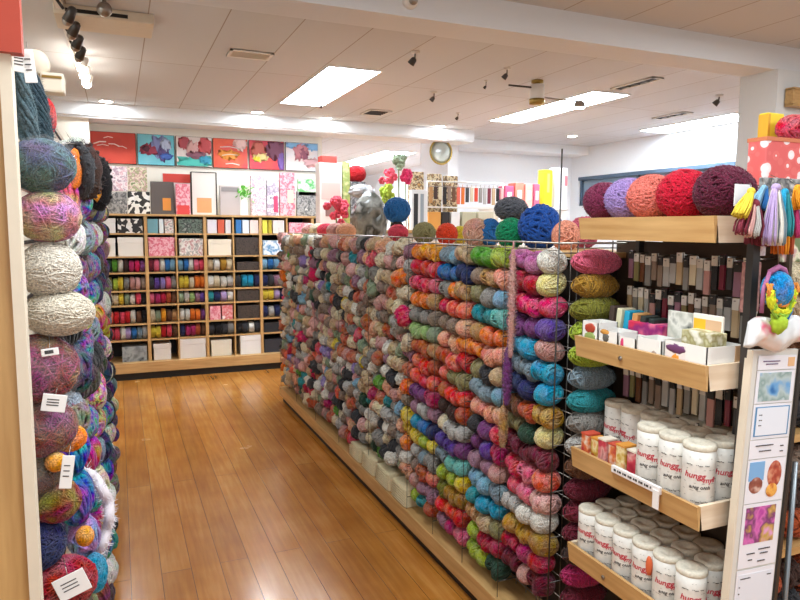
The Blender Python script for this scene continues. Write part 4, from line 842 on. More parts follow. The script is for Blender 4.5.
t, a, b, h = tbin(1.36, 1.45, 1.47, 1.476, z2, .165, 'patterned_card', 'grey and white speckled card standing in the second tray', mat=pattern('speckled_card', ['#d6d3c6', '#b8b8ac', '#e6e4da', '#5c5f58'], 20), cat='card', open_=False)
t, a, b, h = tbin(1.245, 1.345, 1.455, 1.462, z2, .170, 'yellow_card', 'yellow and tan picture card with a white border in the second tray', '#ece4d6', cat='card', open_=False)
decal(t, a, b, h, ((.1, .9, .08, .92, '#eeb32a', 'yellow_print'), (-.9, .1, .08, .92, '#cfa987', 'tan_print')))
t, a, b, h = tbin(1.23, 1.33, 1.40, 1.455, z2+.004, .125, 'seed_packets', 'pale yellow-green packets sticking out of the flowered bin', mat=pattern('packet_tops', ['#d7d08a', '#e9e4c0', '#9a8f5a', '#efe9d9'], 24), cat='packet', open_=False)
for k, (cn, lb) in enumerate((('#4a3a34', 'dark brown'), ('#ddd6b4', 'cream'), ('#1f9fc4', 'bright turquoise'), ('#c79358', 'tan'), ('#2c3430', 'blackish green'), ('#24302c', 'near-black'))):
    t, a, b, h = tbin(1.715-.035*k-.022, 1.715-.035*k, 1.47, 1.53, z2, .15-.004*k, 'upright_booklet', f'{lb} booklet standing at the far end of the second tray', cn, cat='booklet', open_=False); t.rotation_euler = (.12, 0, 0)

# white cylinders with red lettering
def text_mesh(s, size, name, mat, ext=.0006):
    cu = bpy.data.curves.new(name, 'FONT'); cu.body = s; cu.size = size; cu.extrude = ext; cu.align_x = 'CENTER'; cu.align_y = 'CENTER'; cu.resolution_u = 3; cu.shear = .2; cu.offset = size*.012
    ob = bpy.data.objects.new(name, cu); COL.objects.link(ob)
    dg = bpy.context.evaluated_depsgraph_get(); dg.update(); me = bpy.data.meshes.new_from_object(ob.evaluated_get(dg)); bpy.data.objects.remove(ob)
    me.materials.clear(); me.materials.append(mat); return me
def wrap_text(s, size, R_, z, mat, name, phi=0.0):
    """lettering bent around a cylinder of radius R_ standing on z = 0; reads from the aisle side (-X)"""
    me = text_mesh(s, size, name, mat)
    bm = bmesh.new(); bm.from_mesh(me); bmesh.ops.subdivide_edges(bm, edges=[e for e in bm.edges if e.calc_length() > .006], cuts=2)
    for v in bm.verts:
        u, h_, d_ = v.co.x, v.co.y, v.co.z; a = PI + phi + u/R_ ; r = R_ + .0004 + d_*.5
        v.co = (r*math.cos(a), r*math.sin(a)*1.0, z+h_)
    # letters must read left to right seen from outside
    bm.to_mesh(me); bm.free(); return me
LBL = plain('white_label', '#dedad2', .55, var=.14, scale=70); RIMM = plain('cream_cotton', '#d2cab8', .85, var=.3, scale=120, bump=.4)
CR = .039
def cone_set(H_, CR):
    body = MB().lathe([(0, .0), (CR*.95, 0), (CR, .004), (CR, H_*.5), (CR*.985, H_*.7), (CR, H_*.93)], n=32).mesh('label_wrap', LBL)
    rim = MB().lathe([(CR*1.0, H_*.92), (CR*1.025, H_*.93), (CR*1.02, H_*.975), (CR*.94, H_*.998), (CR*.7, H_), (CR*.35, H_*.99), (CR*.2, H_*.96), (0, H_*.96)], n=32).mesh('cotton_top', RIMM)
    l1 = wrap_text('hungg', .023, CR, H_*.60, INK, 'red_lettering', .15); l2 = wrap_text('myfi·', .021, CR, H_*.55, INK, 'red_lettering', 1.15)
    l3 = wrap_text('aıɴg oɴıh', .014, CR, H_*.45, BINK, 'small_print', .5); l4 = wrap_text('···--·-··-', .016, CR, H_*.26, BINK, 'small_print', .5)
    l5 = wrap_text('~·-  ··-- ·~', .015, CR, H_*.74, BINK, 'small_print', .3); l6 = wrap_text('--·~·---·', .013, CR, H_*.17, BINK, 'small_print', .6)
    sc_ = MB(); q_ = random.Random(int(H_*1000))
    for _ in range(46):
        a_ = PI+q_.uniform(-1.6, 2.6); zz = q_.choice([.83, .68, .5, .4, .32, .22, .12])*H_; l_ = q_.uniform(.06, .22)
        sc_.add([((CR+.0005)*math.cos(a_+l_*i), (CR+.0005)*math.sin(a_+l_*i), zz+.0012*j) for j in (0, 1) for i in (0, 1)], [(0, 1, 3, 2)])
    ln = sc_.mesh('small_print', GINK)
    fl = MB()
    for (a0, a1, z0, z1) in ((PI-.6, PI+.1, .02, .13), (PI+.5, PI+1.3, .02, .15), (PI+.1, PI+.5, .02, .07)):
        n = 8; vs = [((CR+.0006)*math.cos(a0+(a1-a0)*i/n), (CR+.0006)*math.sin(a0+(a1-a0)*i/n), H_*z) for z in (z0, z1) for i in range(n+1)]
        fl.add(vs, [(i, i+1, n+2+i, n+1+i) for i in range(n)])
    fm = fl.mesh('orange_print', OINK)
    return [('label_wrap', body), ('cotton_top', rim), ('red_lettering', l1), ('red_lettering', l2), ('small_print', l3), ('small_print', l4), ('orange_print', fm), ('small_print', l5), ('small_print', l6), ('small_print', ln)]
C3, C4 = cone_set(.205, .042), cone_set(.185, .0405)
def cylinder_pack(cs, x, y, z, rz, label, group, parts=True):
    t = empty('cotton_yarn_cylinder', (x, y, z), label, 'yarn cylinder', group, (0, 0, rz))
    for nm, me in cs[:None if parts else 2]: link(nm, me, t)
    return t
z4 = ZTR[3]+.013; z3 = ZTR[2]+.013
NN = ['nearest', 'second nearest', 'third nearest', 'fourth nearest', 'fifth nearest', 'farthest']
for k in range(6):
    y = 1.262+.0835*k
    cp_ = cylinder_pack(C4, 1.412, y, z4, rnd.uniform(-.25, .35)+.25, f'white cotton yarn cylinder with red lettering, lowest tray front row, {NN[k]}', 'cotton cylinders on the lowest tray')
    if k == 2: cp_['label'] = 'white cotton yarn cylinder with an orange oval picture, lowest tray front row'; MB().ball((-.028, -.030, .125), .006, .014, .030, 12, 8).build('orange_picture', OINK, cp_)
    cylinder_pack(C4, 1.49, y+.01, z4, rnd.uniform(-1, 1), f'white cotton yarn cylinder in the lowest tray, middle row, {NN[k]}', 'cotton cylinders on the lowest tray')
    cylinder_pack(C4, 1.567, y, z4, rnd.uniform(-1, 1), f'white cotton yarn cylinder in the lowest tray, rear row, {NN[k]}', 'cotton cylinders on the lowest tray')
for k in range(3):
    cylinder_pack(C3, 1.416, 1.262+.0855*k, z3, .35-.1*k, f'tall white cotton yarn cylinder with red lettering, third tray front row, {NN[k]}', 'cotton cylinders on the third tray')
for k in range(6):
    cylinder_pack(C3, 1.496+.012*(k > 2), 1.262+.0855*k if k < 5 else 1.682, z3, rnd.uniform(-1, 1), f'white topped cotton yarn cylinder, third tray middle row, {NN[k]}', 'cotton cylinders on the third tray')
    if k == 5: continue
    cylinder_pack(C3, 1.580+.005*(k > 2), 1.262+.0855*k, z3, rnd.uniform(-1, 1), f'white topped cotton yarn cylinder, third tray rear row, {NN[k]}', 'cotton cylinders on the third tray')
SPK = [pattern('sachet_a', ['#c9402f', '#e8dccb', '#d9763c', '#b02a3a'], 30), pattern('sachet_b', ['#d98a2f', '#e9d9a8', '#c9a23a', '#b0502a'], 30), pattern('sachet_c', ['#a81f38', '#c43c4c', '#d9a09a', '#7d1a30'], 26)]
for k in range(6):
    y = 1.70-.041*k
    t, a, b, h = tbin(y-.034, y, 1.376+.006*(k % 2), 1.425, z3, .108+.003*k-.008*(k % 2), 'yarn_sachet', f'small {["red and cream", "orange and gold", "dark red"][k % 3 if k < 5 else 2]} printed packet in the third tray, {["farthest", "second farthest", "third farthest", "third nearest", "second nearest", "nearest"][k]}', mat=SPK[k % 3 if k < 5 else 2], cat='packet', open_=False)
    o = MB().box(-a-.001, a, -b-.001, b+.001, h-.004, h+.001).build('top_seal', CARD, t); o.color = lin(['#c9503a', '#d9933a', '#e4d9c6'][k % 3])
    if k == 5: MB().box(-a, a, -b, b, 0, .03).build('green_foot', plain('green_print', '#6f8f3a'), t)
# price strip on the third tray's lip
s0, s1 = at(612, 470, 'X', TX0-.01), at(660, 498, 'X', TX0-.01)
t = empty('price_strip', (TX0-.008, (s0.y+s1.y)/2, ZTR[2]+.06), 'white paper price strip with a hanging tab on the third tray lip', 'label strip')
hl = abs(s0.y-s1.y)/2
MB().rbox(-.006, .004, -hl, hl, -.006, .016, .002).build('strip', PAPER, t); MB().box(-.008, -.005, -hl-.0, -hl+.022, -.048, .005).build('tab', PAPER, t)
m_ = MB()
for k in range(14): m_.box(-.0075, -.006, -hl+.03+(2*hl-.04)*k/14, -hl+.03+(2*hl-.04)*k/14+.004*(1+k % 2), .002, .008)
m_.build('small_print', BINK, t)
o = link('grey_floor_skein', NB[4], loc=(1.50, 1.66, .28), color='#a39a8c', scale=(1.6, 1.5, 1.5)); tag(o, 'grey-beige skein below the lowest tray', 'yarn skein'); o.location.z = .062+.062

# ------------------------------------------------------------------ pattern board at the end of the tray rack
BY = 1.165
def yrect(px0, py0, px1, py1, Y):
    """px corner rectangle -> (x0, x1, z0, z1) on the plane Y"""
    cx, cy = (px0+px1)/2, (py0+py1)/2
    return at(px0, cy, 'Y', Y).x, at(px1, cy, 'Y', Y).x, at(cx, py1, 'Y', Y).z, at(cx, py0, 'Y', Y).z
tl, trr = at(746, 352, 'Y', BY), at(791, 350, 'Y', BY); zb = .35
bx0, bx1, bzt = 1.470, 1.642, tl.z
TILT = .05
bd = empty('pattern_board', ((bx0+bx1)/2-TILT*(bzt-zb), BY, zb), 'tall white display board of pattern sheets at the end of the tray rack', 'display board', None, (0, TILT, 0))
hw = (bx1-bx0)/2; Hb = bzt-zb
MB().rbox(-hw, hw, .0, .012, 0, Hb, .002).build('panel', plain('off_white_board', '#dcd8d0', .5), bd)
MB().box(hw, hw+.012, -.006, .016, 0, Hb).build('side_channel', STEEL, bd); MB().box(-hw-.006, -hw, -.004, .016, 0, Hb).build('side_channel', CREAM, bd)
MB().box(-.012, .012, .014, .03, -zb, Hb*.5).build('foot_post', STEEL, bd)
def sheet(r, label, items=(), color='#eceaf0', tilt=0.0, name='pattern_sheet'):
    x0, x1, z0, z1 = r; t = empty(name, ((x0+x1)/2-TILT*(bzt-z0), BY-.0015, z0), label, 'paper sheet', None, (0, TILT, 0)); w_, h = (x1-x0)/2, z1-z0
    o = MB().box(-w_, w_, -.0012, .0, 0, h).build('sheet', CARD, t); o.color = lin(color)
    for q_, (u0, u1, v0, v1, c, nm) in enumerate(items):
        m = MB().box(w_*u0, w_*u1, -.002-.0006*q_, -.001, h*v0, h*v1)
        o = m.build(nm, c if not isinstance(c, str) else CARD, t)
        if isinstance(c, str): o.color = lin(c)
    return t, w_, h
def lines(t, w_, h, rows, mat=BINK):
    m = MB(); rl = random.Random(len(rows))
    for (u0, u1, v) in rows:
        u = u0
        while u < u1:
            l_ = rl.uniform(.03, .09); m.box(w_*u, w_*min(u1, u+l_), -.0034, -.0012, h*v-.0012, h*v+.0012); u += l_+.035
    m.build('small_print', mat, t)
def W(px0, px1, u=0): return 0
def zrow(y): return at(768, y, 'Y', BY).z
L_, R_x = bx0+.022, bx1-.008
t, w_, h = sheet((L_, R_x, zrow(370), zrow(356)), 'header card with purple title and orange mark at the top of the pattern board', ((.55, .9, .2, .85, '#e8b98a', 'orange_mark'),)); lines(t, w_, h, ((-.75, .1, .6), (-.6, .0, .4)), plain('purple_ink', '#6b4f78'))
BLUEP = pattern('blue_photo', ['#2f6fae', '#6fa6d6', '#b9c9c9', '#8aa3a0', '#dfe8ee'], 16)
t, w_, h = sheet((L_, R_x, zrow(403), zrow(371)), 'blue photograph card of a pale knitted piece on the pattern board', ((-.85, .8, .06, .94, BLUEP, 'photo'),))
t, w_, h = sheet((L_, R_x, zrow(438), zrow(404)), 'white card with a thin blue border on the pattern board', ((-.9, .9, .08, .93, '#5f8fb8', 'blue_border'), (-.82, .82, .11, .9, '#e6eaf3', 'inner_sheet'))); lines(t, w_, h, ((-.7, -.55, .7), (-.7, -.55, .55), (-.7, -.55, .4)), BINK)
t, w_, h = sheet((L_, R_x, zrow(457), zrow(439)), 'white card with black title lines below the blue-bordered card'); lines(t, w_, h, ((-.7, .2, .7), (-.5, .1, .4), (.6, .75, .6), (.6, .75, .3)))
t, w_, h = sheet((L_, R_x, zrow(500), zrow(458)), 'white sheet with a blue-backed bowl photo and a red-brown oval photo', ((-.9, -.12, .52, .95, '#7fb0de', 'blue_photo'),))
o = MB().ball((-w_*.5, -.0015, h*.42), w_*.36, .0012, h*.2).build('bowl_photo', pattern('brown_bowl', ['#7a3a2c', '#9c5a4a', '#e6c7b8'], 40), t); o = MB().ball((w_*.45, -.0015, h*.62), w_*.38, .0012, h*.32).build('oval_photo', pattern('red_oval', ['#8a2e22', '#b5503c', '#d99a7a'], 50), t)
MB().ball((w_*.35, -.003, h*.26), w_*.3, .0012, h*.16).build('oval_photo', pattern('orange_oval', ['#e08a2c', '#f0b458', '#c96a2a'], 50), t)
t, w_, h = sheet((L_, R_x, zrow(562), zrow(501)), 'white sheet with a magenta and purple photograph on the pattern board', ((-.85, .72, .38, .95, pattern('magenta_photo', ['#b83fa0', '#d96fb8', '#7a3a6e', '#c9a24a', '#e3a0cf'], 22), 'photo'),)); lines(t, w_, h, ((.0, .6, .27), (.1, .5, .2), (-.6, -.2, .22), (-.5, -.3, .12), (.0, .4, .08)))
t, w_, h = sheet((L_, R_x, zrow(640), zrow(564)), 'blank-looking white page at the foot of the pattern board', ((-.9, .9, .02, .95, '#e4e6ee', 'inner_sheet'),)); lines(t, w_, h, ((-.8, -.3, .9), (-.85, -.8, .8), (-.85, -.8, .72), (.6, .8, .9)))

# ------------------------------------------------------------------ end rack on the right, above and behind the board
er = empty('end_rack', (1.86, 1.5, 0), 'dark end rack with shelves of brown yarn at the right edge', 'shelf rack')
MB().box(-.01, .36, .2, .22, 0, 1.68).build('back_panel', plain('dark_brown_board', '#2b1d15', .8), er)
for z in (.25, .62, .98, 1.30): MB().box(-.13, .36, -.2, .2, z-.012, z+.012).build('shelf_board', WOOD_X, er)
MB().box(-.33, .36, -.2, .2, 1.675, 1.69).build('top_board', WOOD_X, er)
MB().box(-.155, -.135, -.2, .22, 0, 1.675).build('side_panel', DARK, er); MB().box(.36, .38, -.2, .22, 0, 1.69).build('side_panel', DARK, er)
q0, q1 = at(795, 430, 'Y', 1.22), at(783, 598, 'Y', 1.22)
gp = empty('grey_stand_pole', (q1.x+.005, 1.22, 0), 'thin grey metal pole standing at the right edge', 'pole')
MB().tube([(0, 0, 0), (.005, 0, .95)], .0075, 10).build('tube', plain('grey_metal', '#8f969c', .35, .6), gp); MB().lathe([(.035, 0), (.035, .008), (.01, .014)], n=16).build('foot', STEEL, gp)
BRN = plain('dark', '#33251c')
BY_ = [puff('brown_skein', YARN, (.06, .06, .05), 91+i, 24, .005) for i in range(2)]
for s_, z in enumerate((.25, .62, .98, 1.30)):
    for rr_ in range(3):
        for k in range(4):
            cn = rnd.choice(['dark brown', 'brown', 'taupe', 'dark brown', 'charcoal', 'rust'] if s_ < 3 else ['cream', 'terracotta', 'sage', 'beige'])
            if s_ == 3 and rr_ == 2: continue
            o = link('brown_skein', BY_[k % 2], loc=(1.80+.115*k, 1.37+rnd.uniform(-.01, .01), z+.064+.095*rr_), rot=(rnd.uniform(-.4, .4), rnd.uniform(-.2, .2), PI/2+rnd.uniform(-.3, .3)), color=PALC[cn])
            tag(o, f'{cn} skein on the end rack, {["bottom", "second", "third", "top"][s_]} shelf, {["lowest", "middle", "upper"][rr_]} layer, {["first", "second", "third", "fourth"][k]} from the board', 'yarn skein', 'skeins on the end rack')
# things on the end rack's top
FLORP = pattern('red_white_floral', ['#eef0f4', '#f2e6e6', '#f0dede', '#dd6a66', '#d9605e'], 30, kind='flower')
x0, x1, z0, z1 = yrect(759, 137, 812, 178, 1.30)
t = empty('floral_fabric_box', ((x0+x1)/2+.045, 1.345, 1.691), 'coral red box with white flowers on top of the end rack', 'box'); w_ = (x1-x0)/2
MB().rbox(-w_, w_, -.03, .03, 0, z1-1.691, .006).build('body', FLORP, t); o = MB().box(-w_-.001, w_+.001, -.032, .032, z1-1.691-.01, z1-1.691+.001).build('rim', CARD, t); o.color = lin('#c9744e')
x0, x1, _, z1b = yrect(765, 113, 781, 137, 1.40)
t = empty('yellow_notebook', ((x0+x1)/2+.005, 1.41, 1.691), 'bright yellow box standing behind the coral floral box', 'box'); o = MB().rbox(-(x1-x0)/2, (x1-x0)/2, -.015, .015, 0, z1b-1.691, .003).build('body', CARD, t); o.color = lin('#efd52a'); o = MB().box(-(x1-x0)/2-.001, -(x1-x0)/2+.008, -.017, .016, .002, z1b-1.695).build('spine', CARD, t); o.color = lin('#d9a62a')
p = at(793, 123, 'Y', 1.345); o = link('mottled_yarn_ball', wound('mottled_yarn_ball', YMULTI, 40, 24, (.045, .04, .035), .0035, 4, (0, 1, 0), 5), loc=(p.x, p.y, z1+.036), color=PALC['rose']); tag(o, 'rose red mottled yarn ball lying on the coral floral box', 'yarn ball')
x0, x1, z0, z1 = yrect(738, 184, 754, 206, 1.18)
t = empty('white_hang_tag', ((x0+x1)/2, 1.19, z0), 'small white tag beside the tassels', 'tag'); MB().box(-(x1-x0)/2, (x1-x0)/2, -.001, .001, 0, z1-z0).build('card', PAPER, t); MB().tube([(0, 0, z1-z0-.002), (0, .02, 1.683-z0)], .001, 5).build('string', CHROME, t)
# wooden bracket on the beam beyond
p = at(790, 97, 'Y', 3.13); t = empty('wooden_wall_frame', (p.x+.25, 3.13, p.z), 'short wooden framed panel fixed high beside the pillar', 'frame'); MB().box(-.24, .3, -.02, .028, -.05, .05).build('panel', WOOD_X, t); MB().box(-.26, .32, -.03, .028, .045, .06).box(-.26, .32, -.03, .028, -.06, -.045).box(-.26, -.24, -.03, .028, -.05, .05).build('moulding', WOOD_X, t); None

# tassels
def tassel(px, py, L, R, cols, label, Y=1.14, tilt=0.0):
    L *= 1.15; R *= 1.3; py -= 6
    p = at(px, py, 'Y', Y); t = empty('tassel', p, label, 'tassel', 'wool tassels hanging above the pattern board', (0, tilt, 0)); rl = random.Random(int(px*7+py))
    for ci, cn in enumerate(cols):
        m = MB()
        for k in range(int(80/len(cols))):
            a = rl.uniform(0, 2*PI); q = math.sqrt(rl.random()); off = (ci-(len(cols)-1)/2)*R*.7/max(1, len(cols)-1)*2 if len(cols) > 1 else 0
            pts = []
            for i in range(7):
                s = i/6; spread = .25+.75*min(1, s*1.6)
                pts.append(((math.cos(a)*R*q*.6+off)*spread+rl.uniform(-.001, .001), math.sin(a)*R*q*spread*.8, -L*s*(1-.08*rl.random())))
            m.tube(pts, .0022, 4)
        m.build('strands', plain('tassel_'+cn, PALC[cn], .85, var=.2, scale=200), t)
    MB().ball((0, 0, -.004), R*.42, R*.42, R*.4, 12, 8).build('knot', plain('knot_'+cols[0], PALC[cols[0]], .85, var=.2, scale=150), t)
    MB().tube([(0, 0, 0), (0, .015, max(.02, 1.68-p.z))], .0012, 5).build('cord', CHROME, t)
    return t
tassel(752, 196, .065, .018, ['yellow'], 'bright yellow tassel leaning left above the board', tilt=.55)
tassel(765, 192, .05, .012, ['light blue', 'blue'], 'short light blue tassel at the top of the cluster', Y=1.15, tilt=.35)
tassel(755, 208, .075, .022, ['maroon', 'pale pink', 'silver', 'burgundy'], 'maroon and pink tassel on the left of the cluster', tilt=.25)
tassel(762, 212, .085, .02, ['burgundy', 'maroon'], 'dark burgundy tassel hanging in the middle of the cluster', Y=1.16, tilt=.1)
tassel(776, 192, .125, .020, ['lilac', 'white', 'white', 'grey-blue'], 'long white and lilac tassel in the middle of the cluster', Y=1.12)
tassel(785, 196, .10, .016, ['turquoise', 'teal'], 'turquoise tassel right of the white one', Y=1.13)
tassel(785, 212, .105, .018, ['orange', 'amber', 'rust'], 'orange tassel hanging lowest in the cluster', Y=1.15)
tassel(796, 205, .085, .018, ['magenta', 'lilac', 'rose'], 'magenta and pink tassel at the right of the cluster', Y=1.14, tilt=-.1)
tassel(797, 192, .05, .014, ['amber', 'yellow'], 'amber tassel at the right edge of the cluster', Y=1.12, tilt=-.5)
# tie-dyed blue and yellow hank
p = at(777, 292, 'Y', 1.13)
t = empty('tie_dye_hank', p, 'turquoise and yellow looped hank hanging below the tassels', 'yarn hank')
o = link('ball', wound('ball', YMULTI, 40, 26, (.036, .03, .042), .004, 5, (1, .2, 0), 71), t, color='#1c8fd0', loc=(0, 0, .006))
def loops(nm, c, r0, n, seed, zoff, sc=1.0):
    rl = random.Random(seed); m = MB()
    for k in range(n):
        a0 = rl.uniform(-.3, .3); pts = []; rx = r0*rl.uniform(.85, 1.12)
        for i in range(17):
            a = -PI*.08 + PI*1.16*i/16; pts.append((rx*math.cos(a)*1.0, -.012+rl.uniform(-.01, .006), zoff-rx*1.15*sc*math.sin(a)))
        m.tube(pts, .0035, 5)
    m.build(nm, plain('dye_'+nm, c, .85, var=.25, scale=120, bump=.4), t)
loops('yellow_loops', '#dbe02a', .040, 16, 3, -.005); loops('green_loops', '#8fbf3a', .034, 8, 4, -.012, 1.3); loops('orange_loops', '#dd8a3a', .046, 5, 6, .012, .8)
m = MB(); m.tube([(.03, 0, .035), (.05, 0, 0), (.048, 0, -.05), (.036, 0, -.075)], [.006, .009, .009, .006], 8); m.build('blue_tail', plain('dye_blue', '#1f7fd6', .85, var=.25, scale=120, bump=.4), t)
m = MB(); m.tube([(-.03, 0, .05), (0, .0, .062), (.02, 0, .055), (.028, 0, .04)], .007, 8).tube([(-.03, 0, .05), (-.048, 0, .01), (-.05, 0, -.05)], .005, 8); m.build('mauve_loop', plain('dye_mauve', '#a8658f', .85, var=.2, scale=120, bump=.4), t)
MB().ball((0, -.01, -.078), .022, .018, .024, 12, 8, lump=.5, seed=3).build('green_end', plain('dye_lime', '#a9c832', .85, var=.3, scale=120, bump=.4), t); MB().tube([(0, 0, .06), (0, .02, 1.68-p.z)], .0012, 5).build('cord', CHROME, t)
# white flowered plastic bag over the board's top
WBAG = pattern('white_floral_plastic', ['#dcdcdc', '#ececec', '#e6e6e8', '#ead9d2', '#d8527a', '#dd8a5a'], 12, rough=.25)
p = at(776, 333, 'Y', 1.15); m = MB(); rl = random.Random(9); vs = []; fs = []
for j in range(9):
    for i in range(19):
        u, v = i/18, j/8; x = (u-.5)*.20*(1-.12*v); z = (v-.5)*.085*(1-.5*abs(u-.5)) + .008*math.sin(u*9); y = -.016*math.sin(PI*v)+.006*noise.noise(Vector((u*7, v*4, 2)))
        vs.append((x, y-.006, z))
nf = len(vs); vs += [(x, .012, z) for x, y, z in vs]
for j in range(8):
    for i in range(18):
        k = j*19+i; fs.append((k, k+1, k+20, k+19)); fs.append((nf+k, nf+k+19, nf+k+20, nf+k+1))
ring = [i for i in range(19)]+[j*19+18 for j in range(1, 9)]+[8*19+i for i in range(17, -1, -1)]+[j*19 for j in range(7, 0, -1)]
for a, b in zip(ring, ring[1:]+ring[:1]): fs.append((a, nf+a, nf+b, b))
m.add(vs, fs, 0, True); o = m.build('floral_plastic_bag', WBAG, loc=p); tag(o, 'white plastic bag printed with pink flowers over the top of the pattern board', 'bag')
# speckled package right of the hank
for (a_, b_, tp, bt, lb, mt) in ((783, 806, 236, 262, 'cream and green speckled package under the tassels', FLOR), (744, 760, 262, 312, 'dusky pink knitted strip hanging beside the steel post', pattern('dusky_knit', ['#8a5a58', '#b58078', '#5a3c3a'], 40)), (755, 766, 236, 256, 'small cream floral sachet under the white tassel', PKF), (762, 801, 178, 196, 'grey patterned card strip under the floral box', GREYP)):
    x0, x1, z0, z1 = yrect(a_, tp, b_, bt, 1.21); t = empty('hanging_package', ((x0+x1)/2, 1.215, z0), lb, 'package'); MB().rbox(-(x1-x0)/2, (x1-x0)/2, -.006, .006, 0, z1-z0, .003).build('sleeve', mt, t); MB().tube([(0, 0, z1-z0-.002), (0, .03, max(z1-z0+.01, 1.683-z0))], .001, 5).build('string', CHROME, t)

# ------------------------------------------------------------------ left display wall
lr = empty('left_yarn_rack', (-.3, 2.9, 0), 'yarn display rack along the left edge of the aisle', 'display rack')
MB().box(.10, .115, -1.53, 1.9, 0.02, 1.95).build('slat_panel', CREAM, lr)
m = MB()
for k in range(16): m.box(.114, .118, -1.53, 1.9, .12+.12*k, .128+.12*k)
m.build('slat_grooves', DARK, lr)
MB().box(-.75, .128, -1.575, -1.555, 0, 1.99).build('end_panel', WOOD_Z, lr); MB().box(.128, .146, -1.585, -1.545, 0, 1.92).build('corner_trim', CREAM, lr)
MB().box(-.1, .12, -1.54, 1.9, 0, .06).build('base', DARK, lr)
p0 = at(22, 53, 'Y', 1.30); MB().box(-.75, p0.x+.3, -1.60, -1.57, p0.z, p0.z+.5).build('red_top_panel', REDP, lr); MB().box(-.55, -.2, -1.6, -1.5, 1.9, p0.z+.1).build('red_panel_bracket', STEEL, lr)
# near column, specified one by one
LY = 1.47
def hang_hook(t, up=.05):
    MB().tube([(-.10, 0, up), (0, 0, up), (.012, 0, up+.008)], .002, 5).build('hook', CHROME, t)
def left_item(px, py, w_px, h_px, cn, label, kind='wild', Y=LY, depth=.95, cat='yarn ball', name='hanging_yarn_ball', seed=None, rot=0, hook=True):
    p = at(px, py, 'Y', Y); s = Y/1.47*1.325/FPX; rx, rz = w_px*s/2, h_px*s/2; sd = seed or int(px*3+py)
    r = (rx, rx*depth, rz)
    mt = {'wild': YWILD, 'plain': YARN, 'film': YWRAP, 'multi': YMULTI}[kind]
    me = wound(name, mt, 240 if kind == 'plain' else 120, 30, r, max(.0016, min(rx, rz)*(.024 if kind == 'plain' else .036)), 4, (0.2, .2, 1) if kind == 'plain' else None, sd, wob=.12, core=.985 if kind == 'plain' else .95, fz=1500)
    o = link(name, me, loc=p, color=PALC.get(cn, cn), rot=(0, rot, 0)); return tag(o, label, cat)
FILM = None
def film(o, k=1.05):
    """clear plastic sleeve around a bagged skein"""
    global FILM
    if not FILM:
        FILM, nt, b, N, L = newmat('clear_film'); b.inputs['Base Color'].default_value = (1, 1, 1, 1); b.inputs['Roughness'].default_value = .12
        b.inputs['IOR'].default_value = 1.3; b.inputs['Alpha'].default_value = .05; b.inputs['Specular IOR Level'].default_value = .5
        no = N('ShaderNodeTexNoise'); no.inputs['Scale'].default_value = 14; tc = N('ShaderNodeTexCoord'); L(tc.outputs['Object'], no.inputs['Vector'])
        bp = N('ShaderNodeBump'); bp.inputs['Distance'].default_value = .03; bp.inputs['Strength'].default_value = .9; L(no.outputs['Fac'], bp.inputs['Height']); L(bp.outputs[0], b.inputs['Normal'])
    vs = [v.co for v in o.data.vertices]; R = [max(abs(v[i]) for v in vs)*k for i in range(3)]
    return MB().ball((0, 0, 0), R[0], R[1], R[2]*1.02, 28, 18, lump=.12, seed=3, fr=8).build('plastic_sleeve', FILM, o)
film(left_item(42, 166, 58, 50, '#44606a', 'teal-grey and purple mottled yarn ball under the hanging hanks, near left column'))
film(left_item(48, 217, 58, 48, '#c08a72', 'orange, lilac and grey mottled yarn ball above the white ones, near left column'))
left_item(50, 270, 55, 54, '#d9cfc0', 'large cream-white yarn ball, upper of two in the near left column', 'plain')
left_item(59, 313, 64, 44, '#d3c7b4', 'large cream-white flattened yarn ball, lower of two in the near left column', 'plain', seed=44)
film(left_item(38, 369, 72, 66, '#8c1236', 'burgundy, magenta and gold yarn in clear film, largest in the near left column', 'film'))
film(left_item(38, 428, 70, 56, '#7c2018', 'rust and burgundy yarn in clear film below the largest bundle', 'film'))
film(left_item(34, 474, 52, 50, '#5a3a24', 'brown and tan mottled yarn in film, near left column', 'film'))
left_item(56, 500, 46, 44, '#8f3a34', 'brown-red mottled yarn ball above the navy one', 'wild')
left_item(36, 544, 54, 52, 'navy', 'deep navy blue yarn ball low in the near left column', 'multi')
left_item(62, 583, 66, 52, '#a01626', 'crimson red yarn bundle at the bottom of the near left column', 'multi')
left_item(70, 438, 30, 26, 'amber', 'amber yellow small yarn ball beside the burgundy film bundle', 'multi', Y=1.55)
left_item(56, 462, 18, 18, 'amber', 'tiny amber yarn puff behind the white paper tag', 'multi', Y=1.43)
left_item(95, 573, 24, 42, 'turquoise', 'turquoise yarn ball at the very bottom beside the floor', 'multi', Y=1.7)
left_item(85, 536, 16, 20, 'amber', 'small amber yarn ball below the white fluffy scarf area', 'multi', Y=1.62)
left_item(47, 117, 15, 34, 'red', 'bright red knitted hank beside the teal hanks', 'multi', Y=1.62)
left_item(70, 372, 16, 36, 'light blue', 'sky blue fuzzy yarn ball right of the burgundy film bundle', 'multi', Y=1.72)
left_item(73, 408, 18, 42, '#a9b4c6', 'pale blue-lilac yarn ball below the sky blue one', 'multi', Y=1.72)
def tag_card(px, py, w_, h, rot, label, Y=1.40):
    p = at(px, py, 'Y', Y); t = empty('paper_tag', p, label, 'tag', None, (0, rot, 0)); MB().rbox(-w_/2, w_/2, -.0012, .0012, -h/2, h/2, .001).build('card', PAPER, t)
    MB().tube([(0, 0, h/2-.004), (0, .03, h/2+.02)], .0008, 5).build('string', CHROME, t)
    m = MB(); 
    for k in range(3): m.box(-w_*.3, w_*.2, -.0018, -.001, h*(.2-.16*k)-.001, h*(.2-.16*k)+.001)
    m.build('small_print', BINK, t)
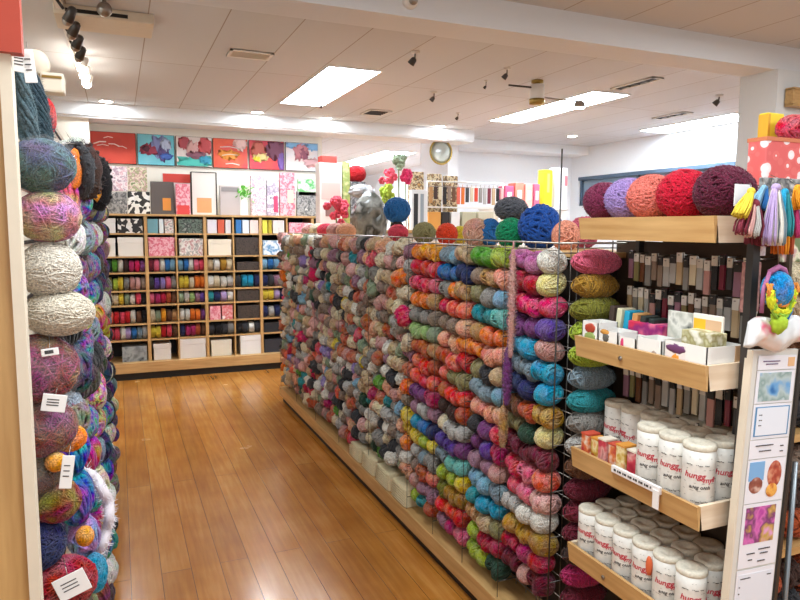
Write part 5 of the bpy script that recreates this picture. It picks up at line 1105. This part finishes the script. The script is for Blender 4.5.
tag_card(54, 403, .042, .034, .2, 'white paper tag on the rust and burgundy bundle'); tag_card(67, 472, .022, .066, .15, 'long white paper tag between the brown and amber wool'); tag_card(72, 585, .060, .048, -.35, 'cream square paper tag on the crimson bundle'); tag_card(50, 352, .03, .014, -.1, 'small white sticker on top of the largest burgundy bundle')
tag_card(18, 62, .04, .035, .1, 'white header card at the top of the left teal hank', 1.42); tag_card(29, 66, .02, .06, -.1, 'narrow white tag beside the teal hanks', 1.42)
# two long teal-grey hanks
for i, (px, py, L_k, R_k, cn, lb) in enumerate(((17, 66, .20, .017, '#51656c', 'long teal-grey fuzzy hank hanging at the top left'), (31, 72, .19, .019, '#35464f', 'darker teal-blue fuzzy hank right of the teal-grey one'))):
    p = at(px, py, 'Y', 1.47+.06*i); me = hankmesh('hanging_hank', YMULTI, L_k, R_k, 20, .8, .0045, 20+i); o = link('hanging_hank', me, loc=p, color=cn, rot=(0, -.12, 0)); tag(o, lb, 'yarn hank')
# further columns
LC = ['cream', 'maroon', 'pale pink', 'charcoal', 'navy', 'purple', 'burgundy', 'teal', 'rose', 'crimson', 'taupe', 'navy', 'violet', 'white', 'charcoal', 'rust', 'royal blue', 'mauve', 'white', 'dark brown', 'black', 'grey-blue', 'rust']
LM = [puff('hanging_skein', YWILD, (.044, .05, .058), 120+i, 36, .0045) for i in range(3)] + [puff('hanging_skein', YSPECK, (.044, .05, .058), 140+i, 36, .0045) for i in range(3)]
colsL = [(1.74, -.071, 'second'), (2.05, -.062, 'third'), (2.40, -.056, 'fourth'), (2.80, -.05, 'fifth'), (3.25, -.045, 'sixth'), (3.75, -.042, 'seventh'), (4.3, -.04, 'eighth')]
n_l = 0
for ci, (y, xr, nm) in enumerate(colsL):
    nrow = 16
    for r_ in range(nrow):
        z = 1.78-.104*r_
        if ci == 0 and (r_ in (0,)): continue
        if z < .12: continue
        cn = LC[(r_*5+ci*9+rnd.randrange(5)) % len(LC)]
        if ci in (0, 1) and 7 <= r_ <= 10: cn = rnd.choice(['royal blue', 'magenta', 'crimson', 'lavender', 'light blue', 'coral'])
        o = link('hanging_skein', LM[rnd.randrange(6)], loc=(xr-.045+rnd.uniform(-.008, .006), y+rnd.uniform(-.02, .02), z), rot=(rnd.uniform(-.3, .3), rnd.uniform(-.25, .25), rnd.uniform(-.5, .5)), color=PALC[cn], scale=(1, 1.1, rnd.uniform(.9, 1.05)))
        tag(o, f'{cn} skein on the left rack, {nm} column from the camera, {ORD[r_]} down', 'yarn skein', 'skeins on the left rack')
# black and orange loop scarves, blue one, fluffy white scarf
def scarf(px, py, w_, h, Y, cn, label, c2=None, rr_=.014, name='looped_scarf'):
    p = at(px, py, 'Y', Y); t = empty(name, p, label, 'scarf'); rl = random.Random(int(px*py))
    m = MB(); pts = [(w_*.5*math.sin(2*PI*i/24), .012*math.cos(4*PI*i/24), h*.5*math.cos(2*PI*i/24)) for i in range(24)]
    m.tube(pts, [rr_*rl.uniform(.8, 1.2) for _ in pts], 8, closed=True)
    for k in range(90):
        i = rl.randrange(24); q = Vector(pts[i]); d = Vector((rl.gauss(0, 1), rl.gauss(0, 1), rl.gauss(0, 1))).normalized()*rr_
        m.ball(q+d, rr_*.38, rr_*.38, rr_*.38, 6, 4)
    for k in range(700):
        q = Vector(pts[rl.randrange(24)]) + Vector((rl.gauss(0, .006), rl.gauss(0, .004), rl.gauss(0, .008))); d = rdir(rl)*rr_*rl.uniform(1.1, 1.9); sd = d.orthogonal().normalized()*.0009; m.add([q-sd, q+sd, q+d], [(0, 1, 2)])
    o = m.build('knitted_loop', YMULTI, t); o.color = lin(PALC[cn])
    if c2:
        m = MB(); pts = [(w_*.22*math.sin(PI*i/8)-.01, -.01, h*.36*math.cos(PI*i/8)) for i in range(9)]; m.tube(pts, [rr_*rl.uniform(.7, 1.0) for _ in pts], 8); o = m.build('bright_strand', YARN, t); o.color = lin(PALC[c2])
    MB().tube([(-.12, 0, h*.5), (0, 0, h*.5+.004)], .002, 5).build('hook', CHROME, t)
scarf(77, 170, .05, .11, 1.72, 'charcoal', 'dark looped scarf with a vivid orange strand, near the top left', 'orange', .013)
scarf(97, 183, .05, .13, 2.15, 'black', 'black looped scarf with a small orange strand, farther along', 'amber', .016)
scarf(86, 172, .05, .12, 1.9, 'dark brown', 'dark purple-brown looped scarf between the two black ones', None, .014)
p = at(103, 512, 'Y', 1.80); t = empty('fluffy_scarf', p, 'fluffy white scarf hanging low on the left beside the floor', 'scarf'); m = MB(); rl = random.Random(4)
path = [Vector((-.035+.05*math.sin(PI*(i/24)**.8), .01*math.sin(i), .11-.26*i/24)) for i in range(25)]
m.tube(path, .013, 8)
for k in range(1500):
    q = path[rl.randrange(25)] + Vector((rl.gauss(0, .004), rl.gauss(0, .004), rl.gauss(0, .006))); d = Vector((rl.gauss(0, 1), rl.gauss(0, 1), rl.gauss(0, 1))).normalized()*rl.uniform(.015, .026)
    s_ = d.orthogonal().normalized()*.0012; m.add([q-s_, q+s_, q+d], [(0, 1, 2)])
m.build('fur', plain('white_fluff', '#e4dbe0', .9), t); MB().tube([(-.12, 0, .11), (-.03, 0, .115)], .002, 5).build('hook', CHROME, t)
